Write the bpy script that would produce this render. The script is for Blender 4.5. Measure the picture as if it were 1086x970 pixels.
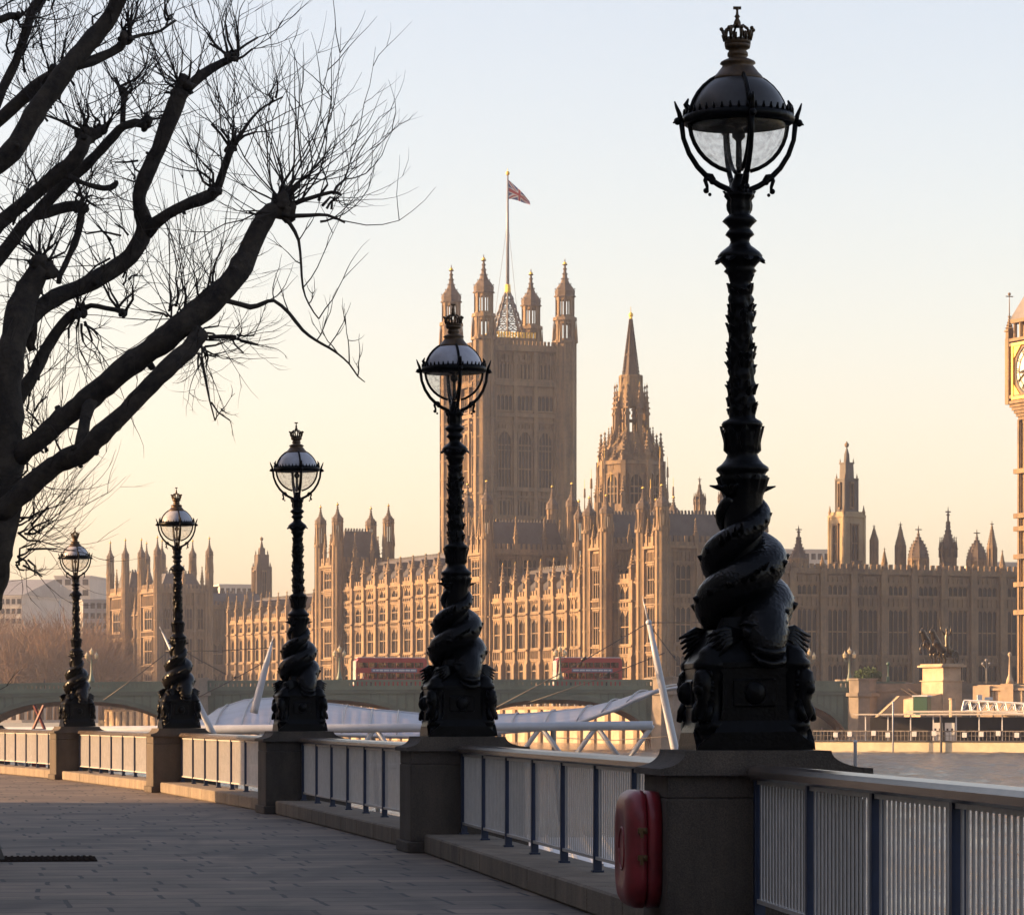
import bpy, math, random
from mathutils import Vector, Matrix, noise
R = math.radians
PI = math.pi
for o in list(bpy.data.objects):
    bpy.data.objects.remove(o)
S = bpy.context.scene
COL = S.collection

# ------------------------------------------------------------------ camera, sky, sun, exposure
F, CX, HY, EYE = 3800.0, 543.0, 761.0, 1.54        # focal length, principal column, horizon row (photo pixels), eye height
cam = bpy.data.cameras.new("camera")
cam.sensor_fit = 'HORIZONTAL'; cam.sensor_width = 36.0
cam.lens = F / 1086.0 * 36.0
cam.shift_y = (HY - 485.0) / 1086.0
cam.clip_start = 0.5; cam.clip_end = 20000
camo = bpy.data.objects.new("camera", cam); COL.objects.link(camo)
camo.location = (0, 0, EYE); camo.rotation_euler = (R(90), 0, 0)
S.camera = camo

SUN_EL = 13.5
SUN_AZ = 2.0            # degrees forward of due left
sd = Vector((-math.cos(R(SUN_AZ)) * math.cos(R(SUN_EL)), math.sin(R(SUN_AZ)) * math.cos(R(SUN_EL)), math.sin(R(SUN_EL))))
W = bpy.data.worlds.new("World"); S.world = W; W.use_nodes = True
nt = W.node_tree
bg = nt.nodes['Background']
sky = nt.nodes.new('ShaderNodeTexSky'); sky.sky_type = 'NISHITA'; sky.sun_disc = False
sky.sun_elevation = R(SUN_EL); sky.sun_rotation = math.atan2(sd.x, sd.y)
sky.altitude = 0; sky.air_density = 1.0; sky.dust_density = 1.8; sky.ozone_density = 1.0
hs = nt.nodes.new('ShaderNodeHueSaturation'); hs.inputs['Saturation'].default_value = 0.93
wb = nt.nodes.new('ShaderNodeMix'); wb.data_type = 'RGBA'; wb.blend_type = 'MULTIPLY'; wb.inputs['Factor'].default_value = 1.0
wb.inputs[7].default_value = (1.19, 1.0, 0.965, 1)         # warm white balance of the photograph
nt.links.new(sky.outputs[0], hs.inputs['Color']); nt.links.new(hs.outputs[0], wb.inputs[6]); nt.links.new(wb.outputs[2], bg.inputs[0])
bg.inputs[1].default_value = 0.11
sun = bpy.data.lights.new("sun", 'SUN'); sun.energy = 5.0; sun.angle = R(0.6); sun.color = (1.0, 0.60, 0.28)
suno = bpy.data.objects.new("sun", sun); COL.objects.link(suno)
suno.rotation_euler = sd.to_track_quat('Z', 'Y').to_euler()
S.view_settings.view_transform = 'Standard'; S.view_settings.look = 'None'
S.view_settings.gamma = 1.0; S.view_settings.use_curve_mapping = False
S.view_settings.exposure = 1.5

# ------------------------------------------------------------------ helpers
def at(px, py, Y):
    return Vector(((px - CX) / F * Y, Y, EYE + (HY - py) / F * Y))
def hz(py, Y):
    return EYE + (HY - py) / F * Y

class MB:
    def __init__(s):
        s.v = []; s.f = []; s.m = []; s.s = []
    def add(s, vs, fs, mi=0, sm=False):
        b = len(s.v); s.v += [tuple(p) for p in vs]
        for f in fs:
            s.f.append(tuple(b + i for i in f)); s.m.append(mi); s.s.append(sm)
        return s
    def box(s, x0, x1, y0, y1, z0, z1, mi=0, M=None):
        vs = [Vector(p) for p in ((x0,y0,z0),(x1,y0,z0),(x1,y1,z0),(x0,y1,z0),(x0,y0,z1),(x1,y0,z1),(x1,y1,z1),(x0,y1,z1))]
        if M is not None: vs = [M @ p for p in vs]
        return s.add(vs, ((0,3,2,1),(4,5,6,7),(0,1,5,4),(1,2,6,5),(2,3,7,6),(3,0,4,7)), mi)
    def bbox(s, x0, x1, y0, y1, z0, z1, b=0.01, mi=0, M=None):
        # box with chamfered edges
        vs = []; 
        for z, k in ((z0, b), (z0 + b, 0), (z1 - b, 0), (z1, b)):
            X0, X1, Y0, Y1 = x0 + k, x1 - k, y0 + k, y1 - k
            c = b
            vs += [(X0+c,Y0,z),(X1-c,Y0,z),(X1,Y0+c,z),(X1,Y1-c,z),(X1-c,Y1,z),(X0+c,Y1,z),(X0,Y1-c,z),(X0,Y0+c,z)]
        vs = [Vector(p) for p in vs]
        if M is not None: vs = [M @ p for p in vs]
        fs = [tuple(range(7, -1, -1)), tuple(range(24, 32))]
        for k in range(3):
            for i in range(8):
                j = (i + 1) % 8
                fs.append((k*8+i, k*8+j, k*8+8+j, k*8+8+i))
        return s.add(vs, fs, mi)
    def lathe(s, prof, n=16, cx=0, cy=0, mi=0, sm=True, rot=0.0, disp=None, sq=0.0):
        vs = []; fs = []
        for r, z in prof:
            for i in range(n):
                a = rot + 2 * PI * i / n
                q = r
                if sq: q = r / (abs(math.cos(a))**sq + abs(math.sin(a))**sq)**(1.0/sq)
                if disp: q = max(0.0005, disp(q, a, z))
                vs.append((cx + q * math.cos(a), cy + q * math.sin(a), z))
        m = len(prof)
        up = prof[-1][1] > prof[0][1]
        for k in range(m - 1):
            for i in range(n):
                j = (i + 1) % n
                f = (k*n+i, k*n+j, (k+1)*n+j, (k+1)*n+i)
                fs.append(f if up else f[::-1])
        c0 = tuple(range(n)); c1 = tuple(range((m-1)*n, m*n))
        if up: fs += [c0[::-1], c1]
        else: fs += [c0, c1[::-1]]
        return s.add(vs, fs, mi, sm)
    def frus(s, cx, cy, r0, r1, z0, z1, n=8, mi=0, rot=None, sm=False):
        return s.lathe(((r0, z0), (r1, z1)), n, cx, cy, mi, sm, PI / n if rot is None else rot)
    def tube(s, pts, rads, n=6, mi=0, sm=True, flat=None):
        pts = [Vector(p) for p in pts]
        if not hasattr(rads, '__len__'): rads = [rads] * len(pts)
        vs = []; fs = []; up = None
        for k, p in enumerate(pts):
            a = pts[max(0, k-1)]; b = pts[min(len(pts)-1, k+1)]
            t = (b - a)
            if t.length < 1e-9: t = Vector((0,0,1))
            t.normalize()
            if up is None:
                up = Vector((0,0,1)) if abs(t.z) < 0.9 else Vector((1,0,0))
            x = t.cross(up); 
            if x.length < 1e-6: x = t.cross(Vector((0.3,1,0.2)))
            x.normalize(); y = x.cross(t); up = y
            for i in range(n):
                q = 2 * PI * i / n
                vs.append(p + (x * math.cos(q) + y * math.sin(q)) * rads[k])
        for k in range(len(pts) - 1):
            for i in range(n):
                j = (i + 1) % n
                fs.append((k*n+i, (k+1)*n+i, (k+1)*n+j, k*n+j))
        fs.append(tuple(range(n))); fs.append(tuple(range((len(pts)-1)*n + n - 1, (len(pts)-1)*n - 1, -1)))
        return s.add(vs, fs, mi, sm)
    def bar(s, a, b, w, mi=0, n=4):
        return s.tube((a, b), w, n, mi, False)
    def prism(s, pts, d0, d1, axis='y', mi=0, M=None):
        # polygon in (x,z) pushed along y, or in (x,y) pushed along z
        n = len(pts); vs = []
        for d in (d0, d1):
            for a, b in pts:
                vs.append(Vector((a, d, b)) if axis == 'y' else (Vector((a, b, d)) if axis == 'z' else Vector((d, a, b))))
        if M is not None: vs = [M @ p for p in vs]
        fs = [tuple(range(n)), tuple(range(2*n-1, n-1, -1))]
        for i in range(n):
            j = (i + 1) % n
            fs.append((i, n+i, n+j, j))
        return s.add(vs, fs, mi)
    def ball(s, c, r, n=8, m=6, mi=0, sc=(1,1,1), M=None):
        vs = []; fs = []
        for k in range(1, m):
            t = PI * k / m
            for i in range(n):
                a = 2 * PI * i / n
                vs.append(Vector((r*sc[0]*math.sin(t)*math.cos(a), r*sc[1]*math.sin(t)*math.sin(a), r*sc[2]*math.cos(t))))
        vs += [Vector((0,0,r*sc[2])), Vector((0,0,-r*sc[2]))]
        if M is not None: vs = [M @ p for p in vs]
        vs = [p + Vector(c) for p in vs]
        T = len(vs) - 2; B = T + 1
        for k in range(m - 2):
            for i in range(n):
                j = (i + 1) % n
                fs.append((k*n+i, (k+1)*n+i, (k+1)*n+j, k*n+j))
        for i in range(n):
            j = (i + 1) % n
            fs.append((T, i, j)); fs.append((B, (m-2)*n+j, (m-2)*n+i))
        return s.add(vs, fs, mi, True)
    def mesh(s, name, mats):
        me = bpy.data.meshes.new(name)
        me.from_pydata(s.v, [], s.f)
        for m in (mats if isinstance(mats, (list, tuple)) else [mats]): me.materials.append(m)
        me.polygons.foreach_set('material_index', s.m)
        me.polygons.foreach_set('use_smooth', s.s)
        me.update()
        return me
    def build(s, name, mats, parent=None, loc=(0,0,0), rz=0.0):
        return put(name, s.mesh(name, mats), parent, loc, rz)

def put(name, me, parent=None, loc=(0,0,0), rz=0.0):
    o = bpy.data.objects.new(name, me); COL.objects.link(o)
    o.parent = parent; o.location = loc; o.rotation_euler = (0, 0, rz)
    return o
def tag(o, label=None, cat=None, group=None, kind=None):
    if label: o['label'] = label
    if cat: o['category'] = cat
    if group: o['group'] = group
    if kind: o['kind'] = kind
    return o
def thing(name, label, cat, loc=(0,0,0), rz=0.0, group=None):
    o = bpy.data.objects.new(name, None); COL.objects.link(o)
    o.empty_display_size = 0.2
    o.location = loc; o.rotation_euler = (0, 0, rz)
    return tag(o, label, cat, group)
def kids(o):
    return [c for c in COL.objects if c.parent is o]
def copy_tree(o, parent=None):
    c = o.copy(); COL.objects.link(c); c.parent = parent
    for k in o.children: copy_tree(k, c)
    return c

# ------------------------------------------------------------------ materials
def mat(name, col, rough=0.7, metal=0.0, var=0.0, scale=1.0, col2=None, bump=0.0, bscale=None, spec=0.5, detail=4, stretch=None):
    m = bpy.data.materials.new(name); m.use_nodes = True
    t = m.node_tree; b = t.nodes['Principled BSDF']
    b.inputs['Base Color'].default_value = (*col, 1); b.inputs['Roughness'].default_value = rough
    b.inputs['Metallic'].default_value = metal; b.inputs['Specular IOR Level'].default_value = spec
    if var or col2 or bump:
        g = t.nodes.new('ShaderNodeNewGeometry')
        src = g.outputs['Position']
        if stretch:
            mp = t.nodes.new('ShaderNodeMapping'); mp.inputs['Scale'].default_value = stretch
            t.links.new(src, mp.inputs[0]); src = mp.outputs[0]
    if var or col2:
        n = t.nodes.new('ShaderNodeTexNoise'); n.inputs['Scale'].default_value = scale; n.inputs['Detail'].default_value = detail
        n.inputs['Roughness'].default_value = 0.65
        t.links.new(src, n.inputs['Vector'])
        r = t.nodes.new('ShaderNodeValToRGB')
        c2 = col2 or tuple(c * (1 - var) for c in col)
        c1 = col if col2 else tuple(min(1, c * (1 + var)) for c in col)
        r.color_ramp.elements[0].position = 0.32; r.color_ramp.elements[1].position = 0.68
        r.color_ramp.elements[0].color = (*c2, 1); r.color_ramp.elements[1].color = (*c1, 1)
        t.links.new(n.outputs['Fac'], r.inputs[0]); t.links.new(r.outputs[0], b.inputs['Base Color'])
    if bump:
        n2 = t.nodes.new('ShaderNodeTexNoise'); n2.inputs['Scale'].default_value = bscale or scale * 4; n2.inputs['Detail'].default_value = 5
        t.links.new(src, n2.inputs['Vector'])
        bp = t.nodes.new('ShaderNodeBump'); bp.inputs['Strength'].default_value = bump; bp.inputs['Distance'].default_value = 0.02
        t.links.new(n2.outputs['Fac'], bp.inputs['Height']); t.links.new(bp.outputs[0], b.inputs['Normal'])
    return m

def stone_mat(name, c1, c2, k=1.0, bump=0.0, lo=0.36, hi=0.58):
    # soot and rain streaks running down the stone, patches of repair, fine grain
    m = bpy.data.materials.new(name); m.use_nodes = True
    t = m.node_tree; b = t.nodes['Principled BSDF']; b.inputs['Roughness'].default_value = 0.9
    g = t.nodes.new('ShaderNodeNewGeometry')
    def nz(sc, det, ro):
        mp = t.nodes.new('ShaderNodeMapping'); mp.inputs['Scale'].default_value = tuple(x*k for x in sc); t.links.new(g.outputs['Position'], mp.inputs[0])
        n = t.nodes.new('ShaderNodeTexNoise'); n.inputs['Scale'].default_value = 1.0; n.inputs['Detail'].default_value = det; n.inputs['Roughness'].default_value = ro
        t.links.new(mp.outputs[0], n.inputs['Vector']); return n.outputs['Fac']
    a = nz((0.9, 0.9, 0.10), 6, 0.7); p = nz((0.10, 0.10, 0.16), 5, 0.6); f = nz((2.2, 2.2, 1.4), 4, 0.7)
    s1 = t.nodes.new('ShaderNodeMath'); s1.operation = 'MULTIPLY_ADD'; s1.inputs[1].default_value = 0.5; t.links.new(a, s1.inputs[0])
    s2 = t.nodes.new('ShaderNodeMath'); s2.operation = 'MULTIPLY'; s2.inputs[1].default_value = 0.3; t.links.new(p, s2.inputs[0]); t.links.new(s2.outputs[0], s1.inputs[2])
    s3 = t.nodes.new('ShaderNodeMath'); s3.operation = 'MULTIPLY_ADD'; s3.inputs[1].default_value = 0.2; t.links.new(f, s3.inputs[0]); t.links.new(s1.outputs[0], s3.inputs[2])
    r = t.nodes.new('ShaderNodeValToRGB'); r.color_ramp.elements[0].position = 0.36; r.color_ramp.elements[1].position = 0.58
    r.color_ramp.elements[0].color = (*c2, 1); r.color_ramp.elements[1].color = (*c1, 1)
    t.links.new(s3.outputs[0], r.inputs[0]); t.links.new(r.outputs[0], b.inputs['Base Color'])
    r.color_ramp.elements[0].position = lo; r.color_ramp.elements[1].position = hi
    if bump:
        sp = t.nodes.new('ShaderNodeTexNoise'); sp.inputs['Scale'].default_value = 130; sp.inputs['Detail'].default_value = 3; t.links.new(g.outputs['Position'], sp.inputs['Vector'])
        sr = t.nodes.new('ShaderNodeValToRGB'); sr.color_ramp.elements[0].position = 0.38; sr.color_ramp.elements[1].position = 0.62
        sr.color_ramp.elements[0].color = (0.72, 0.71, 0.70, 1); sr.color_ramp.elements[1].color = (1.22, 1.21, 1.19, 1); t.links.new(sp.outputs['Fac'], sr.inputs[0])
        sm = t.nodes.new('ShaderNodeMix'); sm.data_type = 'RGBA'; sm.blend_type = 'MULTIPLY'; sm.inputs['Factor'].default_value = 1.0
        t.links.new(r.outputs[0], sm.inputs[6]); t.links.new(sr.outputs[0], sm.inputs[7]); t.links.new(sm.outputs[2], b.inputs['Base Color'])
        n2 = t.nodes.new('ShaderNodeTexNoise'); n2.inputs['Scale'].default_value = 60; n2.inputs['Detail'].default_value = 6; t.links.new(g.outputs['Position'], n2.inputs['Vector'])
        bp = t.nodes.new('ShaderNodeBump'); bp.inputs['Strength'].default_value = bump; bp.inputs['Distance'].default_value = 0.02; t.links.new(n2.outputs['Fac'], bp.inputs['Height']); t.links.new(bp.outputs[0], b.inputs['Normal'])
    return m
M_ = {}
M_['stone'] = stone_mat('honey limestone', (0.245, 0.165, 0.090), (0.062, 0.047, 0.038))
M_['stone2'] = stone_mat('weathered limestone', (0.125, 0.09, 0.064), (0.05, 0.039, 0.035))
M_['slate'] = mat('slate roof', (0.065, 0.058, 0.055), 0.6, var=0.3, scale=0.5)
M_['lead'] = mat('iron roof', (0.13, 0.115, 0.105), 0.55, var=0.25, scale=0.6)
M_['pane'] = mat('leaded window glass', (0.014, 0.012, 0.012), 0.25, spec=0.2)
M_['gilt'] = mat('gilding', (0.80, 0.52, 0.10), 0.5, 0.3, var=0.15, scale=1.2)
M_['dial'] = mat('opal dial glass', (0.75, 0.70, 0.55), 0.5)
M_['iron'] = mat('black gloss iron', (0.0025, 0.0025, 0.003), 0.28, var=0.3, scale=9, bump=0.25, bscale=45, spec=0.09)
M_['fish'] = mat('black cast iron scales', (0.0025, 0.0025, 0.003), 0.24, spec=0.17)
M_['bronze'] = mat('worn bronze cap', (0.06, 0.033, 0.012), 0.45, 0.35, var=0.4, scale=20)
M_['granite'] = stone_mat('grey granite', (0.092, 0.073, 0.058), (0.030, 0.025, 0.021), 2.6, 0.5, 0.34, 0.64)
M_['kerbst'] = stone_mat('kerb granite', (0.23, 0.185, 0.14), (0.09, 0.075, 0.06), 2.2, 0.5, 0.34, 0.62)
M_['rustiron'] = mat('rusty cast grating', (0.03, 0.022, 0.018), 0.95, spec=0.0)
M_['blue'] = mat('navy paint', (0.010, 0.021, 0.055), 0.4, var=0.2, scale=6)
M_['picket'] = mat('pale grey paint', (0.42, 0.40, 0.385), 0.4, var=0.12, scale=7)
M_['handrail'] = mat('bronze handrail', (0.12, 0.095, 0.08), 0.22, 0.35, var=0.35, scale=5)
M_['red'] = mat('faded red plastic', (0.21, 0.018, 0.024), 0.38, var=0.3, scale=5)
M_['brass'] = mat('brass', (0.13, 0.075, 0.03), 0.5, 0.6)
M_['bark'] = mat('plane bark', (0.058, 0.044, 0.031), 0.9, col2=(0.011, 0.008, 0.007), scale=6.5, bump=0.9, bscale=22, detail=6)
M_['twig'] = mat('twig bark', (0.025, 0.017, 0.013), 0.85)
M_['white'] = mat('white painted steel', (0.36, 0.38, 0.42), 0.35, var=0.12, scale=1.2)
M_['membrane'] = mat('white canopy membrane', (0.40, 0.43, 0.50), 0.45, var=0.12, scale=0.5)
M_['seam'] = mat('grey seam steel', (0.20, 0.21, 0.24), 0.4)
M_['cable'] = mat('steel cable', (0.06, 0.055, 0.055), 0.5)
M_['bgreen'] = mat('green bridge paint', (0.105, 0.135, 0.10), 0.55, var=0.2, scale=0.4)
M_['bgreen2'] = mat('dark green bridge paint', (0.075, 0.095, 0.072), 0.55, var=0.2, scale=0.4)
M_['bstone'] = mat('bridge granite', (0.20, 0.165, 0.13), 0.85, var=0.25, scale=0.5)
M_['rust'] = mat('brown girders', (0.20, 0.115, 0.06), 0.7, var=0.2, scale=0.8)
M_['asphalt'] = mat('asphalt', (0.05, 0.05, 0.05), 0.9, var=0.2, scale=2)
M_['busred'] = mat('bus red', (0.30, 0.022, 0.02), 0.3)
M_['glass'] = mat('dark vehicle glass', (0.03, 0.028, 0.028), 0.08)
M_['bluead'] = mat('blue panel', (0.10, 0.13, 0.22), 0.4)
M_['pale'] = mat('pale panel', (0.55, 0.55, 0.56), 0.5)
M_['tyre'] = mat('tyre rubber', (0.02, 0.02, 0.02), 0.8)
M_['concrete'] = mat('pale concrete', (0.42, 0.38, 0.33), 0.8, var=0.12, scale=0.15)
M_['greyroof'] = mat('grey metal roof', (0.22, 0.21, 0.20), 0.6, var=0.15, scale=0.2)
M_['cream'] = mat('cream hull paint', (0.60, 0.50, 0.33), 0.5, var=0.15, scale=0.6)
M_['embank'] = mat('embankment granite', (0.36, 0.27, 0.18), 0.85, var=0.25, scale=0.5)
M_['yellow'] = mat('yellow awning', (0.62, 0.43, 0.10), 0.7, var=0.15, scale=0.3)
M_['statue'] = mat('dark bronze', (0.06, 0.05, 0.035), 0.3, 0.7)
M_['kiosk'] = mat('green kiosk paint', (0.03, 0.075, 0.045), 0.4)
M_['fred'] = mat('flag red', (0.42, 0.03, 0.04), 0.8)
M_['fwhite'] = mat('flag white', (0.62, 0.56, 0.52), 0.8)
M_['fblue'] = mat('flag blue', (0.05, 0.05, 0.18), 0.8)
M_['coat'] = mat('dark coat', (0.03, 0.028, 0.035), 0.9)
M_['skin'] = mat('skin', (0.35, 0.2, 0.14), 0.7)
M_['pigeon'] = mat('pigeon grey', (0.09, 0.085, 0.09), 0.7, var=0.3, scale=30)
M_['hedge'] = mat('clipped hedge', (0.05, 0.085, 0.025), 0.9, var=0.4, scale=2)

def emis(name, col, s):
    m = bpy.data.materials.new(name); m.use_nodes = True
    b = m.node_tree.nodes['Principled BSDF']
    b.inputs['Base Color'].default_value = (*col, 1)
    b.inputs['Emission Color'].default_value = (*col, 1); b.inputs['Emission Strength'].default_value = s
    return m
M_['beam'] = emis('lit headlamp', (1.0, 0.92, 0.75), 3.0)

t = M_['fish'].node_tree; b = t.nodes['Principled BSDF']
tc = t.nodes.new('ShaderNodeTexCoord'); vo = t.nodes.new('ShaderNodeTexVoronoi'); vo.inputs['Scale'].default_value = 38
t.links.new(tc.outputs['Object'], vo.inputs['Vector']); bp = t.nodes.new('ShaderNodeBump'); bp.inputs['Strength'].default_value = 0.38; bp.inputs['Distance'].default_value = 0.010
t.links.new(vo.outputs['Distance'], bp.inputs['Height']); t.links.new(bp.outputs[0], b.inputs['Normal'])
# globe glass: dirty, mostly see-through
g = bpy.data.materials.new('dusty lamp glass'); g.use_nodes = True
t = g.node_tree; t.nodes.remove(t.nodes['Principled BSDF'])
out = t.nodes['Material Output']
tr = t.nodes.new('ShaderNodeBsdfTransparent'); tr.inputs[0].default_value = (0.93, 0.92, 0.91, 1)
df = t.nodes.new('ShaderNodeBsdfTranslucent'); df.inputs[0].default_value = (0.62, 0.60, 0.58, 1)
gl = t.nodes.new('ShaderNodeBsdfGlossy'); gl.inputs['Roughness'].default_value = 0.08
geo = t.nodes.new('ShaderNodeTexCoord')
nz = t.nodes.new('ShaderNodeTexNoise'); nz.inputs['Scale'].default_value = 22; nz.inputs['Detail'].default_value = 8
t.links.new(geo.outputs['Object'], nz.inputs['Vector'])
rp = t.nodes.new('ShaderNodeValToRGB'); rp.color_ramp.elements[0].position = 0.45; rp.color_ramp.elements[1].position = 0.72
rp.color_ramp.elements[0].color = (0.06, 0.06, 0.06, 1); rp.color_ramp.elements[1].color = (0.38, 0.38, 0.38, 1)
t.links.new(nz.outputs['Fac'], rp.inputs[0])
mx = t.nodes.new('ShaderNodeMixShader'); t.links.new(rp.outputs[0], mx.inputs[0]); t.links.new(tr.outputs[0], mx.inputs[1]); t.links.new(df.outputs[0], mx.inputs[2])
mx2 = t.nodes.new('ShaderNodeMixShader'); mx2.inputs[0].default_value = 0.06; t.links.new(mx.outputs[0], mx2.inputs[1]); t.links.new(gl.outputs[0], mx2.inputs[2])
t.links.new(mx2.outputs[0], out.inputs[0])
M_['lampglass'] = g
M_['dome'] = mat('pale enamelled dome', (0.34, 0.34, 0.38), 0.3, 0.0, var=0.12, scale=12, spec=0.6)
M_['domedark'] = mat('dome with dark sky reflection', (0.030, 0.027, 0.026), 0.35, 0.0, var=0.25, scale=12, spec=0.4)  # pale dome again, its darker sky reflection put into the colour

# paving: long slabs laid across the walk, worn and stained
p = bpy.data.materials.new('stone paving'); p.use_nodes = True
t = p.node_tree; b = t.nodes['Principled BSDF']
geo = t.nodes.new('ShaderNodeNewGeometry')
mp = t.nodes.new('ShaderNodeMapping'); mp.inputs['Rotation'].default_value = (0, 0, R(-9)); t.links.new(geo.outputs['Position'], mp.inputs[0])
br = t.nodes.new('ShaderNodeTexBrick'); br.inputs['Scale'].default_value = 1.0
br.inputs['Brick Width'].default_value = 0.98; br.inputs['Row Height'].default_value = 0.62; br.inputs['Mortar Size'].default_value = 0.022
br.inputs['Mortar Smooth'].default_value = 0.2; br.offset = 0.0
br.inputs['Color1'].default_value = (0.180, 0.136, 0.098, 1); br.inputs['Color2'].default_value = (0.108, 0.081, 0.060, 1); br.inputs['Mortar'].default_value = (0.012, 0.010, 0.010, 1)
wob = t.nodes.new('ShaderNodeTexNoise'); wob.inputs['Scale'].default_value = 1.3; t.links.new(mp.outputs[0], wob.inputs['Vector'])
wadd = t.nodes.new('ShaderNodeMix'); wadd.data_type = 'VECTOR'; wadd.inputs['Factor'].default_value = 0.07
t.links.new(mp.outputs[0], wadd.inputs[4]); t.links.new(wob.outputs['Color'], wadd.inputs[5])
sx = t.nodes.new('ShaderNodeSeparateXYZ'); t.links.new(wadd.outputs[1], sx.inputs[0])
def mth(op, a, b):                                       # each course of slabs starts at its own random offset
    n = t.nodes.new('ShaderNodeMath'); n.operation = op
    for i, v in enumerate((a, b)):
        if isinstance(v, float): n.inputs[i].default_value = v
        elif v is not None: t.links.new(v, n.inputs[i])
    return n.outputs[0]
row = mth('FLOOR', mth('DIVIDE', sx.outputs[1], 0.62), None)
wn = t.nodes.new('ShaderNodeTexWhiteNoise'); wn.noise_dimensions = '1D'; t.links.new(row, wn.inputs['W'])
cx_ = t.nodes.new('ShaderNodeCombineXYZ'); t.links.new(mth('ADD', sx.outputs[0], mth('MULTIPLY', wn.outputs['Value'], 7.3)), cx_.inputs[0]); t.links.new(sx.outputs[1], cx_.inputs[1])
t.links.new(cx_.outputs[0], br.inputs['Vector'])
n1 = t.nodes.new('ShaderNodeTexNoise'); n1.inputs['Scale'].default_value = 0.55; n1.inputs['Detail'].default_value = 9; n1.inputs['Roughness'].default_value = 0.7
t.links.new(geo.outputs['Position'], n1.inputs['Vector'])
rr = t.nodes.new('ShaderNodeValToRGB'); rr.color_ramp.elements[0].position = 0.3; rr.color_ramp.elements[1].position = 0.72
rr.color_ramp.elements[0].color = (0.40, 0.38, 0.37, 1); rr.color_ramp.elements[1].color = (1.35, 1.32, 1.3, 1)
t.links.new(n1.outputs['Fac'], rr.inputs[0])
mm = t.nodes.new('ShaderNodeMix'); mm.data_type = 'RGBA'; mm.blend_type = 'MULTIPLY'; mm.inputs['Factor'].default_value = 1.0
t.links.new(br.outputs['Color'], mm.inputs[6]); t.links.new(rr.outputs[0], mm.inputs[7])
# trodden-in gum, spills and damp patches
vg = t.nodes.new('ShaderNodeTexVoronoi'); vg.inputs['Scale'].default_value = 1.7; t.links.new(geo.outputs['Position'], vg.inputs['Vector'])
gr = t.nodes.new('ShaderNodeValToRGB'); gr.color_ramp.elements[0].position = 0.055; gr.color_ramp.elements[1].position = 0.085
gr.color_ramp.elements[0].color = (0.35, 0.34, 0.33, 1); gr.color_ramp.elements[1].color = (1, 1, 1, 1); t.links.new(vg.outputs['Distance'], gr.inputs[0])
nd = t.nodes.new('ShaderNodeTexNoise'); nd.inputs['Scale'].default_value = 0.9; nd.inputs['Detail'].default_value = 3; nd.inputs['Distortion'].default_value = 1.2
mpd = t.nodes.new('ShaderNodeMapping'); mpd.inputs['Scale'].default_value = (0.5, 0.16, 1); t.links.new(geo.outputs['Position'], mpd.inputs[0]); t.links.new(mpd.outputs[0], nd.inputs['Vector'])
dr = t.nodes.new('ShaderNodeValToRGB'); dr.color_ramp.elements[0].position = 0.56; dr.color_ramp.elements[1].position = 0.63
dr.color_ramp.elements[0].color = (1, 1, 1, 1); dr.color_ramp.elements[1].color = (0.50, 0.48, 0.47, 1); t.links.new(nd.outputs['Fac'], dr.inputs[0])
m2 = t.nodes.new('ShaderNodeMix'); m2.data_type = 'RGBA'; m2.blend_type = 'MULTIPLY'; m2.inputs['Factor'].default_value = 1.0
m3 = t.nodes.new('ShaderNodeMix'); m3.data_type = 'RGBA'; m3.blend_type = 'MULTIPLY'; m3.inputs['Factor'].default_value = 0.8
t.links.new(mm.outputs[2], m2.inputs[6]); t.links.new(gr.outputs[0], m2.inputs[7]); t.links.new(m2.outputs[2], m3.inputs[6]); t.links.new(dr.outputs[0], m3.inputs[7])
t.links.new(m3.outputs[2], b.inputs['Base Color'])
b.inputs['Roughness'].default_value = 0.75
bp = t.nodes.new('ShaderNodeBump'); bp.inputs['Strength'].default_value = 0.6; bp.inputs['Distance'].default_value = 0.012
n3 = t.nodes.new('ShaderNodeTexNoise'); n3.inputs['Scale'].default_value = 9; n3.inputs['Detail'].default_value = 6; t.links.new(geo.outputs['Position'], n3.inputs['Vector'])
ad = t.nodes.new('ShaderNodeMath'); ad.operation = 'SUBTRACT'
t.links.new(n3.outputs['Fac'], ad.inputs[0]); t.links.new(br.outputs['Fac'], ad.inputs[1])
t.links.new(ad.outputs[0], bp.inputs['Height']); t.links.new(bp.outputs[0], b.inputs['Normal'])
M_['paving'] = p

# river
w = bpy.data.materials.new('river water'); w.use_nodes = True
t = w.node_tree; b = t.nodes['Principled BSDF']
b.inputs['Base Color'].default_value = (0.03, 0.034, 0.042, 1); b.inputs['Roughness'].default_value = 0.12; b.inputs['IOR'].default_value = 1.33
geo = t.nodes.new('ShaderNodeNewGeometry')
mp = t.nodes.new('ShaderNodeMapping'); mp.inputs['Scale'].default_value = (0.5, 0.07, 1); t.links.new(geo.outputs['Position'], mp.inputs[0])
n1 = t.nodes.new('ShaderNodeTexNoise'); n1.inputs['Scale'].default_value = 0.9; n1.inputs['Detail'].default_value = 7; n1.inputs['Roughness'].default_value = 0.62
t.links.new(mp.outputs[0], n1.inputs['Vector'])
bp = t.nodes.new('ShaderNodeBump'); bp.inputs['Strength'].default_value = 1.0; bp.inputs['Distance'].default_value = 2.2
t.links.new(n1.outputs['Fac'], bp.inputs['Height']); t.links.new(bp.outputs[0], b.inputs['Normal'])
M_['water'] = w
M_['earth'] = mat('earth', (0.12, 0.10, 0.075), 0.95, var=0.3, scale=0.05)

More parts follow.
